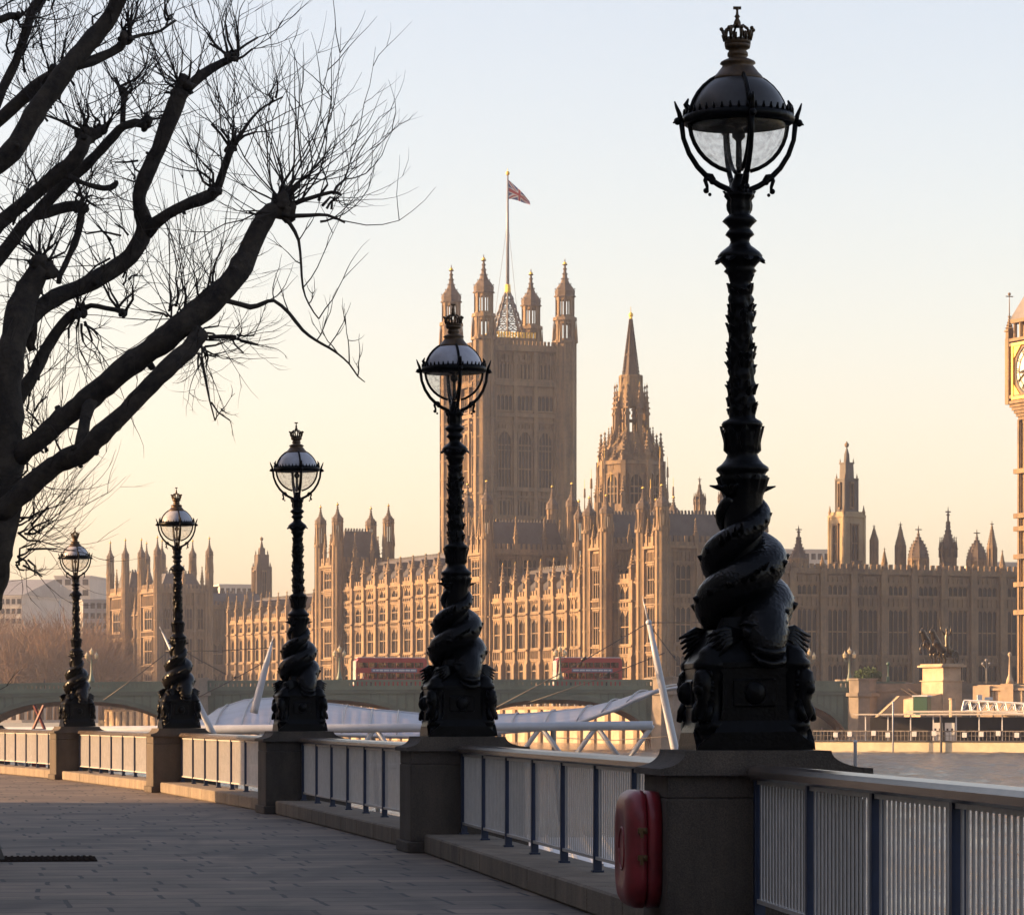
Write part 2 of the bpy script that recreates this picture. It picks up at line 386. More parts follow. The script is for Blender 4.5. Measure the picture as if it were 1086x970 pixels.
v = bpy.data.materials.new('haze air'); v.use_nodes = True
t = v.node_tree; t.nodes.remove(t.nodes['Principled BSDF'])
pv = t.nodes.new('ShaderNodeVolumePrincipled'); pv.inputs['Color'].default_value = (0.82, 0.85, 0.97, 1); pv.inputs['Density'].default_value = 0.00014; pv.inputs['Anisotropy'].default_value = 0.2
t.links.new(pv.outputs[0], t.nodes['Material Output'].inputs['Volume'])
M_['haze'] = v
tg = bpy.data.materials.new('tinted see-through window'); tg.use_nodes = True
t = tg.node_tree; b = t.nodes['Principled BSDF']; b.inputs['Base Color'].default_value = (0.03,0.03,0.03,1); b.inputs['Roughness'].default_value = 0.08
tr = t.nodes.new('ShaderNodeBsdfTransparent'); tr.inputs[0].default_value = (0.8,0.78,0.75,1); mx = t.nodes.new('ShaderNodeMixShader'); mx.inputs[0].default_value = 0.3
t.links.new(tr.outputs[0], mx.inputs[1]); t.links.new(b.outputs[0], mx.inputs[2]); t.links.new(mx.outputs[0], t.nodes['Material Output'].inputs[0])
M_['busglass'] = tg
# ------------------------------------------------------------------ setting: ground, river, promenade
K = 5.0 / 787.0                                        # metres per photo pixel on the nearest lamp
LP = {1: (791, 787), 2: (486, 458), 3: (318, 327), 4: (190, 255), 5: (82, 211)}
L = {i: Vector(((a - CX) * 5 / h, F * 5 / h)) for i, (a, h) in LP.items()}
def ext(p, q, da, n):
    d = q - p; l = 15.9 if n > 0 else 17.6
    a = math.atan2(d.y, d.x) + R(da)
    return q + Vector((math.cos(a), math.sin(a))) * l
for i in range(6, 11): L[i] = ext(L[i-2], L[i-1], 2.4, 1)
L[0] = L[1] + Vector((1.5, -17.9)); L[-1] = L[0] + Vector((0.9, -18)); L[-2] = L[-1] + Vector((0.3, -18))
IDX = sorted(L)
def tangent(i):
    a = L[max(i-1, IDX[0])]; b = L[min(i+1, IDX[-1])]
    return (b - a).normalized()
def yaw(i):
    t = tangent(i); return math.atan2(-t.x, t.y)
def off(i, d):                                          # d metres to the right (river) of the wall line
    t = tangent(i); return L[i] + Vector((t.y, -t.x)) * d

mb = MB(); mb.add([(-1800,-500,-6),(1800,-500,-6),(1800,2400,-6),(-1800,2400,-6)], [(0,1,2,3)])
tag(mb.build('ground', M_['earth']), kind='structure')
hb = MB(); hb.box(-1801, 1801, -501, 2401, -7, 150)
tag(hb.build('haze', M_['haze']), kind='stuff')
WZ = -2.8
mb = MB(); mb.add([(-1500,-300,WZ-0.22),(700,-300,WZ-0.22),(700,1500,WZ-0.22),(-1500,1500,WZ-0.22)], [(0,1,2,3)])
gx, gy = 230, 190; vs = []                              # the open reach of water: real ripples
for j in range(gy + 1):
    y = 60 + 430*(j/gy)**1.15
    for i in range(gx + 1):
        x = -45 + 150*i/gx
        n_ = noise.noise(Vector((x*0.55, y*0.16, 1.3)))*0.17 + noise.noise(Vector((x*1.3 + 9, y*0.42, 4.1)))*0.09 + 0.10*math.sin(y*0.33 + x*0.12 + 2*noise.noise(Vector((x*0.05, y*0.03, 7))))
        vs.append((x, y, WZ + n_))
mb.add(vs, [(j*(gx+1)+i, j*(gx+1)+i+1, (j+1)*(gx+1)+i+1, (j+1)*(gx+1)+i) for j in range(gy) for i in range(gx)], 0, True)
tag(mb.build('river', M_['water']), kind='structure')
edge = [off(i, 0.30) for i in IDX]
poly = [(p.x, p.y) for p in edge] + [(-260, edge[-1].y + 40), (-260, edge[0].y)]
mb = MB(); mb.prism(poly, -6, 0.0, 'z')
tag(mb.build('promenade', M_['paving']), kind='structure')

# kerb blocks under the railings: blocks with open joints
for i in IDX[:-1]:
    a, b = L[i], L[i+1]
    d = (b - a); ln = d.length; d.normalize(); nrm = Vector((d.y, -d.x))
    mb = MB(); nbk = 9; s0 = 0.6; seg = (ln - 1.2) / nbk
    M = Matrix(((nrm.x, d.x, 0, a.x), (nrm.y, d.y, 0, a.y), (0, 0, 1, 0), (0, 0, 0, 1)))
    for k in range(nbk):
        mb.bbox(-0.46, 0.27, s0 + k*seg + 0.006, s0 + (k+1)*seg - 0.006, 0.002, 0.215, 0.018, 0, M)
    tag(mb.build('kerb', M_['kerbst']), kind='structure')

# ------------------------------------------------------------------ shade: unseen blocks, two on the left bank over walk and pier, one added behind the camera
def plain_block(name, label, x0, x1, y0, y1, h, storeys):
    t = thing(name, label, 'building', ((x0+x1)/2, (y0+y1)/2, 0))
    w, d = (x1-x0)/2, (y1-y0)/2
    m = MB(); m.box(-w, w, -d, d, 0, h - 0.5)
    for k in range(1, storeys): m.box(-w-0.1, w+0.1, -d-0.1, d+0.1, k*h/storeys-0.15, k*h/storeys+0.15)
    m.box(-w-0.3, w+0.3, -d-0.3, d+0.3, h-0.5, h)
    m.build('wall', M_['concrete'], t)
    wm = MB().box(-0.02, 0.06, -0.6, 0.6, -0.9, 0.9, 0).box(0.0, 0.09, -0.05, 0.05, -0.9, 0.9, 1).mesh('window', [M_['pane'], M_['concrete']])
    n = int(2*d / 6)
    for k in range(storeys):
        for j in range(min(n, 14)):
            put('window', wm, t, (w, -d + (j+0.5)*2*d/min(n, 14), (k+0.5)*h/storeys))
    return t
plain_block('unseen_shade_block', 'broad pale stone block beside the walk, left of the bare tree', -75, -30, -110, 66.0, 36, 7)  # unseen; raised and set closer than its shadow needs, to darken the walk
plain_block('unseen_shade_block', 'tall pale stone block far along the left bank beyond the gardens', -190, -95, 150, 360, 70, 12)
plain_block('unseen_shade_block', 'unseen block added behind the camera to cut sky light', -75, 60, -190, -120, 48, 9)  # added only to keep sky light from behind off the foreground

# ------------------------------------------------------------------ granite piers
# concave ogee on the river side, profile checked against the photo
def pier_mesh():
    m = MB()
    m.bbox(-0.66, 0.74, -0.58, 0.58, 0.0, 0.13, 0.012)
    m.bbox(-0.62, 0.70, -0.54, 0.54, 0.125, 1.01, 0.012)
    m.bbox(-0.615, 0.695, -0.535, 0.535, 1.013, 1.165, 0.006)
    pr = [(-0.67, 1.162), (-0.67, 1.205)]
    for k in range(1, 9):
        a = k / 8 * PI / 2; pr.append((-0.67 + 0.17 * math.sin(a), 1.325 - 0.115 * math.cos(a) ** 1.0 + (0.0)))
    for k in range(0, 9):
        a = k / 8 * PI / 2; pr.append((0.47 + 0.28 * (1 - math.cos(a)), 1.325 - 0.115 * math.sin(a)))
    pr += [(0.75, 1.162)]
    m.prism(pr, -0.59, 0.59, 'y')
    return m
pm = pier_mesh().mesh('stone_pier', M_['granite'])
PLAB = {0: 'granite pier under the closest lamp post, behind the camera', 1: 'shaded granite pier under the nearest lamp post, with a red box on its side', 2: 'shaded granite pier under the second lamp post from the right',
        3: 'granite pier under the middle lamp post at the edge of the sunlight', 4: 'sunlit granite pier under the second lamp post from the left',
        5: 'sunlit granite pier under the leftmost whole lamp post', 6: 'granite pier at the left edge of the picture beyond the last whole lamp'}
for i in range(0, 8):
    if i in PLAB or i == 7:
        o = put('stone_pier', pm, None, (L[i].x, L[i].y, 0), yaw(i))
        tag(o, PLAB.get(i, 'farthest granite pier along the curving river wall'), 'pier', 'granite piers carrying the lamps')

# ------------------------------------------------------------------ railings
RLAB = {0: 'near railing at right running out of the picture past the nearest lamp', 1: 'shaded railing between the nearest and the second lamp post',
        2: 'shaded railing between the second lamp post and the middle one', 3: 'half sunlit railing between the middle lamp and the next to its left',
        4: 'sunlit railing between the two leftmost whole lamps', 5: 'sunlit railing left of the leftmost whole lamp', 6: 'farthest railing beyond the left edge of the picture'}
for i in range(0, 7):
    a, b = L[i], L[i+1]
    d = (b - a); ln = d.length; d.normalize()
    t = thing('railing', RLAB[i], 'railing', (a.x, a.y, 0), math.atan2(-d.x, d.y), 'railings along the river wall')
    s0, s1 = 0.56, ln - 0.56
    if i == 0: s0 = 4.0
    m = MB()
    prof = [(-0.085,1.155),(-0.085,1.195),(-0.06,1.222),(-0.02,1.234),(0.02,1.234),(0.06,1.222),(0.085,1.195),(0.085,1.155),(0.05,1.135),(-0.05,1.135)]
    m.prism(prof[::-1], s0 - 0.03, s1 + 0.03, 'y'); m.s = [len(f) == 4 and False for f in m.f]
    m.build('handrail', M_['handrail'], t)
    m = MB(); m.box(-0.022, 0.022, s0, s1, 0.325, 0.352); m.box(-0.02, 0.02, s0, s1, 1.105, 1.132)
    m.build('bottom_rail', M_['picket'], t)
    n = 8; seg = (ln - 1.12) / n
    pmsh = MB().box(-0.035, 0.035, -0.032, 0.032, 0.217, 1.134).box(-0.05, 0.05, -0.05, 0.05, 0.216, 0.235).mesh('post', M_['blue'])
    q = MB(); npk = 16
    for k in range(npk):
        y = (k + 0.5) / npk * (seg - 0.10) + 0.05
        q.box(-0.004, 0.004, y - 0.023, y + 0.023, 0.35, 1.108)
    qm = q.mesh('picket_panel', M_['picket'])
    for k in range(n + 1):
        y = 0.56 + k * seg
        if k == 0: y += 0.04
        if k == n: y -= 0.04
        if y > s0 - 0.5: put('post', pmsh, t, (0, y, 0))
        if k < n and y > s0 - 0.5: put('picket_panel', qm, t, (0, 0.56 + k * seg, 0))

# ------------------------------------------------------------------ lamp posts with entwined sturgeons
def pz(y): return (795 - y) * K
def lp(pts): return [(max(r, 0.05) * K, pz(y)) for r, y in pts][::-1] if pts[0][1] < pts[-1][1] else [(r*K, pz(y)) for r, y in pts]
def make_lamp():
    t = thing('lamp_post', 'lamp', 'street lamp', (0,0,0))
    iron = M_['iron']
    # pedestal
    m = MB()
    m.lathe(lp([(30,655),(33,668),(41,676),(52,684),(60,694),(64,700),(67,703),(67,708),(61,711),(56,716),(54,722),(54,754),(57,758),(62,761),(64,764),(64,769),(60,772),(60,780),(65,786),(68,790),(68,795)]), 48, mi=0, sm=False, sq=7)
    for q in range(4):                                   # ogee pilaster with a sunk panel on each side
        Mr = Matrix.Rotation(q * PI / 2, 4, 'Z')
        pr = [(-70,795),(-66,788),(-48,776),(-41,764),(-38,752),(-37,716),(-40,709),(-38,690),(-30,668),(30,668),(38,690),(40,709),(37,716),(38,752),(41,764),(48,776),(66,788),(70,795)]
        def dep(y): return 58 if y > 709 else (60 if y > 690 else 44)
        n = len(pr); vs = []
        for a, y in pr: vs.append(Mr @ Vector((a*K, -(62 + (8 if y > 770 else (3 if y > 705 else (-6 if y > 680 else -20))))*K, pz(y))))
        for a, y in pr: vs.append(Mr @ Vector((a*K, -30*K, pz(y))))
        h = n // 2
        fs = []
        for k in range(h - 1): fs.append((k, k+1, n-2-k, n-1-k)[::-1])
        for k in range(n - 1): fs.append((k, n+k, n+k+1, k+1)[::-1])
        m.add(vs, fs, 0)
        m.bbox(-26*K, 26*K, -68*K, -60*K, pz(750), pz(720), 0.012, 0, Mr)
        m.ball(Mr @ Vector((0, -68*K, pz(735))), 13*K, 10, 6, 0, (1, 0.5, 1), None)
    m.v = [(x*0.9, y*0.9, z) for x, y, z in m.v]
    for q in range(4):                                   # round corner drums with turned rings
        a = PI/4 + q*PI/2; cxx, cyy = math.cos(a)*60*K, math.sin(a)*60*K
        m.lathe([(r*K, pz(y)) for r, y in ((20,794),(20,786),(17,783),(16,775),(19,772),(19,766),(15,763),(13.5,750),(13.5,722),(16,716),(15,712),(20,708),(20,703),(15,698),(14,692),(8,686),(1,684))], 18, cxx, cyy)
    m.build('pedestal', iron, t)
    # corner lion masks on the pedestal
    lm = MB()
    random.seed(3)
    lm.tube([(0,-4*K,pz(763)),(0,-9*K,pz(755)),(0,-7*K,pz(742)),(0,-10*K,pz(730)),(0,-9*K,pz(718)),(0,-2*K,pz(710))], [10*K,12*K,9*K,13*K,12*K,7*K], 10)
    lm.ball((0,-16*K,pz(731)), 9*K, 10, 7, 0, (1,0.9,0.8))
    lm.ball((0,-14*K,pz(722)), 8*K, 10, 7, 0, (1.1,0.9,0.7))
    for sx in (-1, 1):
        lm.ball((sx*4.5*K,-19*K,pz(724)), 2.6*K, 6, 5)
        lm.ball((sx*11*K,-8*K,pz(715)), 4*K, 6, 5, 0, (0.8,0.6,1))
        lm.tube([(sx*9*K,-6*K,pz(745)),(sx*11*K,-12*K,pz(755)),(sx*9*K,-16*K,pz(764))], [5*K,5*K,4*K], 7)
    for k in range(16):
        a = k / 16 * 2 * PI
        lm.tube([(math.cos(a)*10*K,-9*K,pz(727)+math.sin(a)*10*K),(math.cos(a)*15*K,-6*K,pz(728)+math.sin(a)*14*K)], [3.2*K,1.2*K], 5)
    lm.v = [(x*0.85, y*0.85, z) for x, y, z in lm.v]; lmm = lm.mesh('lion_mask', iron)
    for q in range(4):
        a = PI/4 + q * PI/2
        put('lion_mask', lmm, t, (math.cos(a)*68*K, math.sin(a)*68*K, 0), a + PI/2)
    # column
    rnd = random.Random(5)
    def bump(r, a, z):
        y = 795 - z / K
        if 300 < y < 445:
            s = math.sin(4*a + (y-300)*0.085) * 0.5 + 0.5
            return r + K * (2.4 * s * (0.55 + 0.45*math.sin(y*0.42 + 2*math.sin(a))) + 2.2*noise.noise(Vector((math.cos(a)*3, math.sin(a)*3, y*0.16))))
        if 458 < y < 479 or 506 < y < 520: return r * (1 + 0.10 * math.cos(12*a))
        if 208 < y < 228: return r * (1 + 0.10 * math.cos(8*a))
        return r
    prof = [(5,185),(6,190),(9,196),(11,203),(16,206),(15,209),(12,213),(13,218),(12.5,223),(11,228),(15,231),(18.5,235),(14,239),(11,243),(14,246.5),(15.5,249.5),(11,253),(10,257),(12,261),(16,264),(21,268),(24,272),(22,277),(18,281),(15,285),(17.5,288),(13,292),(11.5,299)]
    for k in range(49): prof.append((11.0 + 2.4*k/48, 300 + 3*k))
    prof += [(20,447),(22,450),(21,453),(18,456),(17.5,460),(18.2,469),(18.5,478),(16,482),(18,487),(22,492),(27.5,496),(28,499),(25,502),(24,504),(26.5,507),(25,511),(23.5,517),(21.5,526),(21,540),(20,560),(20,620),(22,660),(26,690)]
    m = MB(); m.lathe(lp(prof), 40, disp=bump)
    # acanthus leaves: curled tongues in rings, and ragged garland leaves on the shaft
    def leaf(a, y, r0, h, w, curl, droop=False):
        ca, sa = math.cos(a), math.sin(a)
        vs = []; sgn = 1 if droop else -1
        for u, ww, oo in ((0, 0.6, 0), (0.45, 1.0, 0.35), (0.8, 0.75, 0.8), (1.0, 0.15, 1.0)):
            yy = y + sgn * h * u; rr = r0 + curl * oo
            for sx in (-1, 0, 1):
                x = sx * w * ww; rad = rr + (0.0 if sx else 1.3)
                vs.append(Vector((rad*K*ca - x*K*sa, rad*K*sa + x*K*ca, pz(yy))))
        for v in list(vs): vs.append(v * 1.0 - Vector((ca, sa, 0)) * 1.4 * K)
        fs = []
        for k in range(3):
            for j in range(2):
                q = k*3 + j
                f = (q, q+1, q+4, q+3)
                fs.append(f if not droop else f[::-1]); fs.append(tuple(12+x for x in (f[::-1] if not droop else f)))
        for k in range(3):
            q = k*3
            fs.append((q, q+3, q+15, q+12)); fs.append((q+2, q+14, q+17, q+5))
        m.add(vs, fs)
    for k in range(8): leaf(k*PI/4+0.2, 268, 19, 11, 6.5, 9, True)
    for k in range(8): leaf(k*PI/4, 212, 12, 9, 4, 5)
    for k in range(8): leaf(k*PI/4, 478, 17.5, 26, 6, 5.5)
    for k in range(8): leaf(k*PI/4+0.39, 522, 20, 17, 7, 6)
    for y0, nn in ((296,7),(311,8),(331,7),(340,8),(352,8),(371,7),(380,8),(392,8),(412,7),(421,8),(433,8),(441,8)):
        for k in range(nn):
            leaf(k*2*PI/nn + rnd.random(), y0 + rnd.uniform(-2,3), 11.8 + (y0-300)*0.017, rnd.uniform(6,12), rnd.uniform(3,5.5), rnd.uniform(1.5,4.2))
    m.build('column', iron, t)
    # sturgeons
    for s in range(2):
        m = MB(); pts = []; rad = []
        a0 = -PI/2 + s * PI + 0.25
        # muzzle, head, then the body winding up
        for rr, y, q, da in ((66,702,11,0.0),(61,692,18,0.0),(52,681,24,0.02),(41,667,26,0.10),(33,654,25,0.30)):
            a = a0 + da; pts.append((rr*K*math.cos(a), rr*K*math.sin(a), pz(y))); rad.append(q*K)
        nseg = 34
        for k in range(1, nseg + 1):
            u = k / nseg
            a = a0 + 0.30 + u * 2 * PI * 1.28
            rr = 31 - 14*u + 3*math.sin(u*PI)
            y = 654 - 126*u
            q = 23.5 - 2*u - 15.0*max(0, u-0.35)/0.65
            pts.append((rr*K*math.cos(a), rr*K*math.sin(a), pz(y))); rad.append(q*K)
        m.tube(pts, rad, 18)
        # lips, eyes, barbels, scutes along the spine, tail fluke, side fins
        ca, sa = math.cos(a0), math.sin(a0)
        def P(r, side, y): return Vector((r*K*ca - side*K*sa, r*K*sa + side*K*ca, pz(y)))
        m.tube([P(60,-19,694),P(69,-13,703),P(72,0,706),P(69,13,703),P(60,19,694)], [3*K,4*K,4.5*K,4*K,3*K], 7)
        m.tube([P(61,-18,686),P(71,-11,692),P(75,0,694),P(71,11,692),P(61,18,686)], [3*K,4*K,4.5*K,4*K,3*K], 7)
        for sx in (-1, 1):
            m.ball(P(54, sx*21, 672), 6.5*K, 8, 6); m.tube([P(46,sx*26,664),P(56,sx*22,662),P(62,sx*12,664)], [2*K,3.4*K,1.5*K], 6)
            fin = []
            for u, w0 in ((0,0),(0.3,1),(0.65,1.25),(1,0.7)):
                fin.append((u, w0))
            for j in range(5):
                e = j / 4
                m.tube([P(36,sx*20,674), P(38+4*e,sx*(40-4*e),668+14*e), P(36+8*e,sx*(60-9*e),676+22*e)], [6*K,5.0*K,1.2*K], 6)
        for k in range(5, len(pts) - 4, 2):
            p0 = Vector(pts[k]); dd = Vector((p0.x, p0.y, 0)).normalized()
            m.tube([p0 + dd*rad[k]*0.9, p0 + (dd*rad[k]*1.16 + Vector((0,0,0.012)))], [0.28*rad[k], 0.02*rad[k]], 5)
        p0 = Vector(pts[-1])
        for j in range(5):
            e = (j - 2) * 0.4
            d = Vector((p0.x, p0.y, 0)).normalized(); sdv = Vector((-d.y, d.x, 0))
            m.tube([p0, p0 + d*0.05 + sdv*e*0.06 + Vector((0,0,0.06)), p0 + d*0.10 + sdv*e*0.15 + Vector((0,0,0.08))], [5*K,4*K,0.8*K], 6)
        # dorsal fins that break the outline
        for u, hh in ((0.30, 17), (0.62, 15)):
            k = 5 + int(u * nseg); p0 = Vector(pts[k]); d = Vector((p0.x, p0.y, 0)).normalized(); tv = (Vector(pts[k+1]) - Vector(pts[k-1])).normalized()
            for j in range(4):
                q = p0 + tv * (j - 1.5) * 8 * K
                m.tube([q + d*rad[k]*0.7, q + d*(rad[k] + hh*K*(1 - 0.2*j)) + tv*7*K + Vector((0,0,6*K))], [4.2*K, 0.8*K], 6)
        m.build('sturgeon', M_['fish'], t)
    # cage arms
    a_ = MB()
    a_.tube([(r*K, 0, pz(y)) for r, y in ((8,206),(13,201),(22,197),(33,190),(45,178),(54,164),(60,148),(62,131))], [3.6*K,3.4*K,3.2*K,3.2*K,3*K,2.9*K,2.7*K,3*K], 7)
    a_.tube([(r*K, 0, pz(y)) for r, y in ((62,131),(64,122),(67,115),(69,109))], [3*K,2.6*K,1.8*K,0.8*K], 6)
    a_.tube([(r*K, 0, pz(y)) for r, y in ((59,131),(66,129),(71,132))], [2*K,3*K,0.8*K], 6)
    a_.ball((66*K,0,pz(130)), 4.2*K, 7, 5)
    a_.tube([(r*K, 0, pz(y)) for r, y in ((27,192),(30,187),(35,186),(37,192),(35,198),(34,205))], [2.4*K,2.6*K,2.6*K,2.4*K,2*K,1*K], 6)
    a_.ball((29*K,0,pz(193)), 3.8*K, 7, 5); a_.ball((36*K,0,pz(203)), 3.2*K, 7, 5); a_.ball((32*K,0,pz(207)), 2.0*K, 6, 5)
    am = a_.mesh('arm', iron)
    s_ = MB()                                           # strap over the globe
    pts = []
    for k in range(15):
        th = R(24 + k * 10.2); pts.append((53.2*K*math.sin(th), 0, pz(130) + 53.2*K*math.cos(th)))
    s_.tube(pts, [2.4*K]*15, 6); s_.tube([(53*K,0,pz(118)),(57*K,0,pz(112)),(54*K,0,pz(106))], [4*K,3*K,1*K], 6)
    sm_ = s_.mesh('strap', iron)
    for q in range(4):
        put('arm', am, t, rz=q*PI/2 + 0.06); put('strap', sm_, t, rz=q*PI/2 + 0.06)
    m = MB()
    m.lathe([(56*K,pz(133)),(59*K,pz(131)),(60*K,pz(127)),(58*K,pz(122)),(54*K,pz(121)),(52*K,pz(127)),(53*K,pz(132)),(56*K,pz(133))], 40)
    for k in range(40):
        a = k / 40 * 2 * PI
        m.tube([(57*K*math.cos(a),57*K*math.sin(a),pz(123)),(58*K*math.cos(a),58*K*math.sin(a),pz(116.5))], [2.2*K,1.0*K], 5)
    m.build('ring', iron, t)
    m = MB(); m.lathe([(52*K*math.sin(R(a)), pz(130) + 52*K*math.cos(R(a))) for a in range(88, 23, -4)], 32)
    m.build('globe_dome', M_['dome'], t)
    m = MB(); pr = [(max(0.002, 51.5*K*math.sin(R(a))), pz(130) + 51.5*K*math.cos(R(a))) for a in range(179, 93, -5)]
    m.lathe(pr, 32)
    m.f = m.f[:-1]; m.m = m.m[:-1]; m.s = m.s[:-1]
    m.build('globe_glass', M_['lampglass'], t)
    m = MB(); m.lathe([(2.2*K,pz(184)),(3.5*K,pz(176)),(3.0*K,pz(150)),(7*K,pz(146)),(7*K,pz(140)),(3*K,pz(136)),(12*K,pz(133)),(12*K,pz(131))], 14)
    m.build('burner', iron, t)
    m = MB(); m.lathe(lp([(11,46),(14,48),(13,52),(9,54),(11,57),(11,60),(9,62),(14,64),(18,66),(19,68),(16,70),(19,74),(22,78),(25,81),(27,84),(27,86),(23,87)]), 24)
    m.build('cap', M_['bronze'], t)
    m = MB(); m.lathe(lp([(12.5,42),(14,43),(14,47),(12.5,48)]), 24)
    for k in range(8):
        a = k * PI/4 + 0.1; ca, sa = math.cos(a), math.sin(a)
        m.tube([(r*K*ca, r*K*sa, pz(y)) for r, y in ((13,44),(15,38),(17.5,32))], [1.7*K,1.5*K,1.2*K], 5)
        m.ball((17.5*K*ca, 17.5*K*sa, pz(32)), 2.2*K, 6, 5)
        m.tube([(r*K*ca, r*K*sa, pz(y)) for r, y in ((14,40),(12.5,32),(7,28),(1,29))], [1.3*K,1.4*K,1.4*K,1.4*K], 5)
        a2 = a + PI/8
        m.tube([(14*K*math.cos(a2), 14*K*math.sin(a2), pz(44)), (15.5*K*math.cos(a2), 15.5*K*math.sin(a2), pz(37))], [1.4*K,1.8*K], 5)
    m.lathe(lp([(2.6,8),(1.2,12),(1.6,16),(3.2,18),(1.8,20),(3.8,24),(3.8,27),(2,30)]), 10)
    m.box(-4.2*K, 4.2*K, -1*K, 1*K, pz(10.5), pz(7.5))
    m.build('crown', M_['bronze'], t)
    return t
LLAB = {1: 'nearest and tallest black lamp post with entwined fish, on the shaded pier at right', 2: 'second tallest black lamp post, in front of the great square tower',
        3: 'middle black lamp post, left of the first red bus', 4: 'black lamp post second from the left, in front of the turreted pavilion', 5: 'smallest whole black lamp post, in front of the brown bare trees',
        6: 'black lamp post cut off by the left edge of the picture', 0: 'black lamp post behind the camera at right'}
lamp = make_lamp(); lamps = []
for i in (1, 2, 3, 4, 5, 6):
    o = lamp if i == 1 else copy_tree(lamp)
    o.location = (L[i].x, L[i].y, 1.325); o.rotation_euler = (0, R(-0.68), yaw(i))
    tag(o, LLAB[i], 'street lamp', 'lamp posts along the river wall'); lamps.append(o)
for c_ in lamps[0].children:                             # nearest dome darkened in colour for the darker sky it reflects
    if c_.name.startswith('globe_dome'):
        me = c_.data.copy(); me.materials.clear(); me.materials.append(M_['domedark']); c_.data = me; c_['label'] = 'dome with dark reflection in its colour'

# ------------------------------------------------------------------ lifebuoy cabinet on the nearest pier
t1 = tangent(1); nL = Vector((-t1.y, t1.x))              # towards the promenade
c = L[1] + nL * 0.625
t = thing('lifebuoy_cabinet', 'rounded red lifebuoy cabinet fixed to the side of the nearest granite pier', 'lifebuoy box', (c.x, c.y, 0.665), yaw(1))
def rrect(hw, hh, r, n=8):
    pts = []
    for cx, cz, a0 in ((hw-r, hh-r, 0), (-hw+r, hh-r, 90), (-hw+r, -hh+r, 180), (hw-r, -hh+r, 270)):
        for k in range(n + 1):
            a = R(a0 + 90*k/n); pts.append((cx + r*math.cos(a), cz + r*math.sin(a)))
    return pts
def shell(layers, name, mt, close0=True):
    m = MB(); n = len(layers[0][1]); vs = []; fs = []
    for x, pts in layers: vs += [(x, a, b) for a, b in pts]
    for k in range(len(layers) - 1):
        for i in range(n):
            j = (i + 1) % n; fs.append((k*n+i, k*n+j, (k+1)*n+j, (k+1)*n+i))
    fs.append(tuple(range(n-1, -1, -1))); fs.append(tuple(range((len(layers)-1)*n, len(layers)*n)))
    m.add(vs, fs, 0, True); return m.build(name, mt, t)
shell([(0.0, rrect(0.37,0.385,0.2)), (-0.075, rrect(0.375,0.39,0.2)), (-0.095, rrect(0.36,0.375,0.19))], 'back_shell', M_['red'])
lid = shell([(-0.10, rrect(0.362,0.377,0.19)), (-0.106, rrect(0.378,0.393,0.2)), (-0.16, rrect(0.375,0.39,0.2)), (-0.20, rrect(0.35,0.365,0.19)), (-0.222, rrect(0.31,0.325,0.17)), (-0.230, rrect(0.27,0.285,0.15)), (-0.228, rrect(0.22,0.235,0.13)), (-0.218, rrect(0.19,0.205,0.12)), (-0.216, rrect(0.02,0.02,0.01))], 'lid', M_['red'])
m = MB(); pts = []
for k in range(25):
    a = k/24*2*PI; pts.append((-0.216, 0.13*math.cos(a), 0.14*math.sin(a)))
m.tube(pts, 0.010, 8); m.build('ring_moulding', M_['red'], t)
for z in (0.13, -0.05):
    m = MB(); m.bbox(-0.165, -0.10, -0.405, -0.385, z-0.02, z+0.02, 0.005); m.tube([(-0.12,-0.40,z),(-0.12,-0.415,z)], 0.012, 10); m.box(-0.15,-0.13,-0.41,-0.395,z-0.045,z-0.01)
    m.build('latch', M_['brass'], t)

# pigeon on the sunlit paving
pp = at(101, 829, 1.54*F/(829-761)); 
t = thing('pigeon', 'small grey pigeon on the paving below the sunlit kerb', 'bird', (pp.x, pp.y, 0), R(200))
m = MB(); m.tube([(-0.2,0,0.10),(-0.13,0,0.12),(-0.06,0,0.14),(0.03,0,0.155),(0.09,0,0.19),(0.12,0,0.245),(0.14,0,0.265),(0.165,0,0.262),(0.19,0,0.252)], [0.012,0.028,0.06,0.07,0.055,0.032,0.033,0.022,0.004], 12)
m.build('body', M_['pigeon'], t)
for sx in (-1, 1):
    m = MB(); m.tube([(0.01,sx*0.025,0.10),(0.0,sx*0.03,0.05),(0.005,sx*0.03,0.006)], [0.014,0.006,0.006], 6); m.tube([(-0.02,sx*0.03,0.006),(0.045,sx*0.03,0.005)], 0.005, 5); m.build('leg', M_['rust'], t)
    m = MB(); m.tube([(0.06,sx*0.055,0.165),(-0.04,sx*0.068,0.15),(-0.17,sx*0.02,0.115)], [0.02,0.042,0.006], 8); m.build('wing', M_['pigeon'], t)

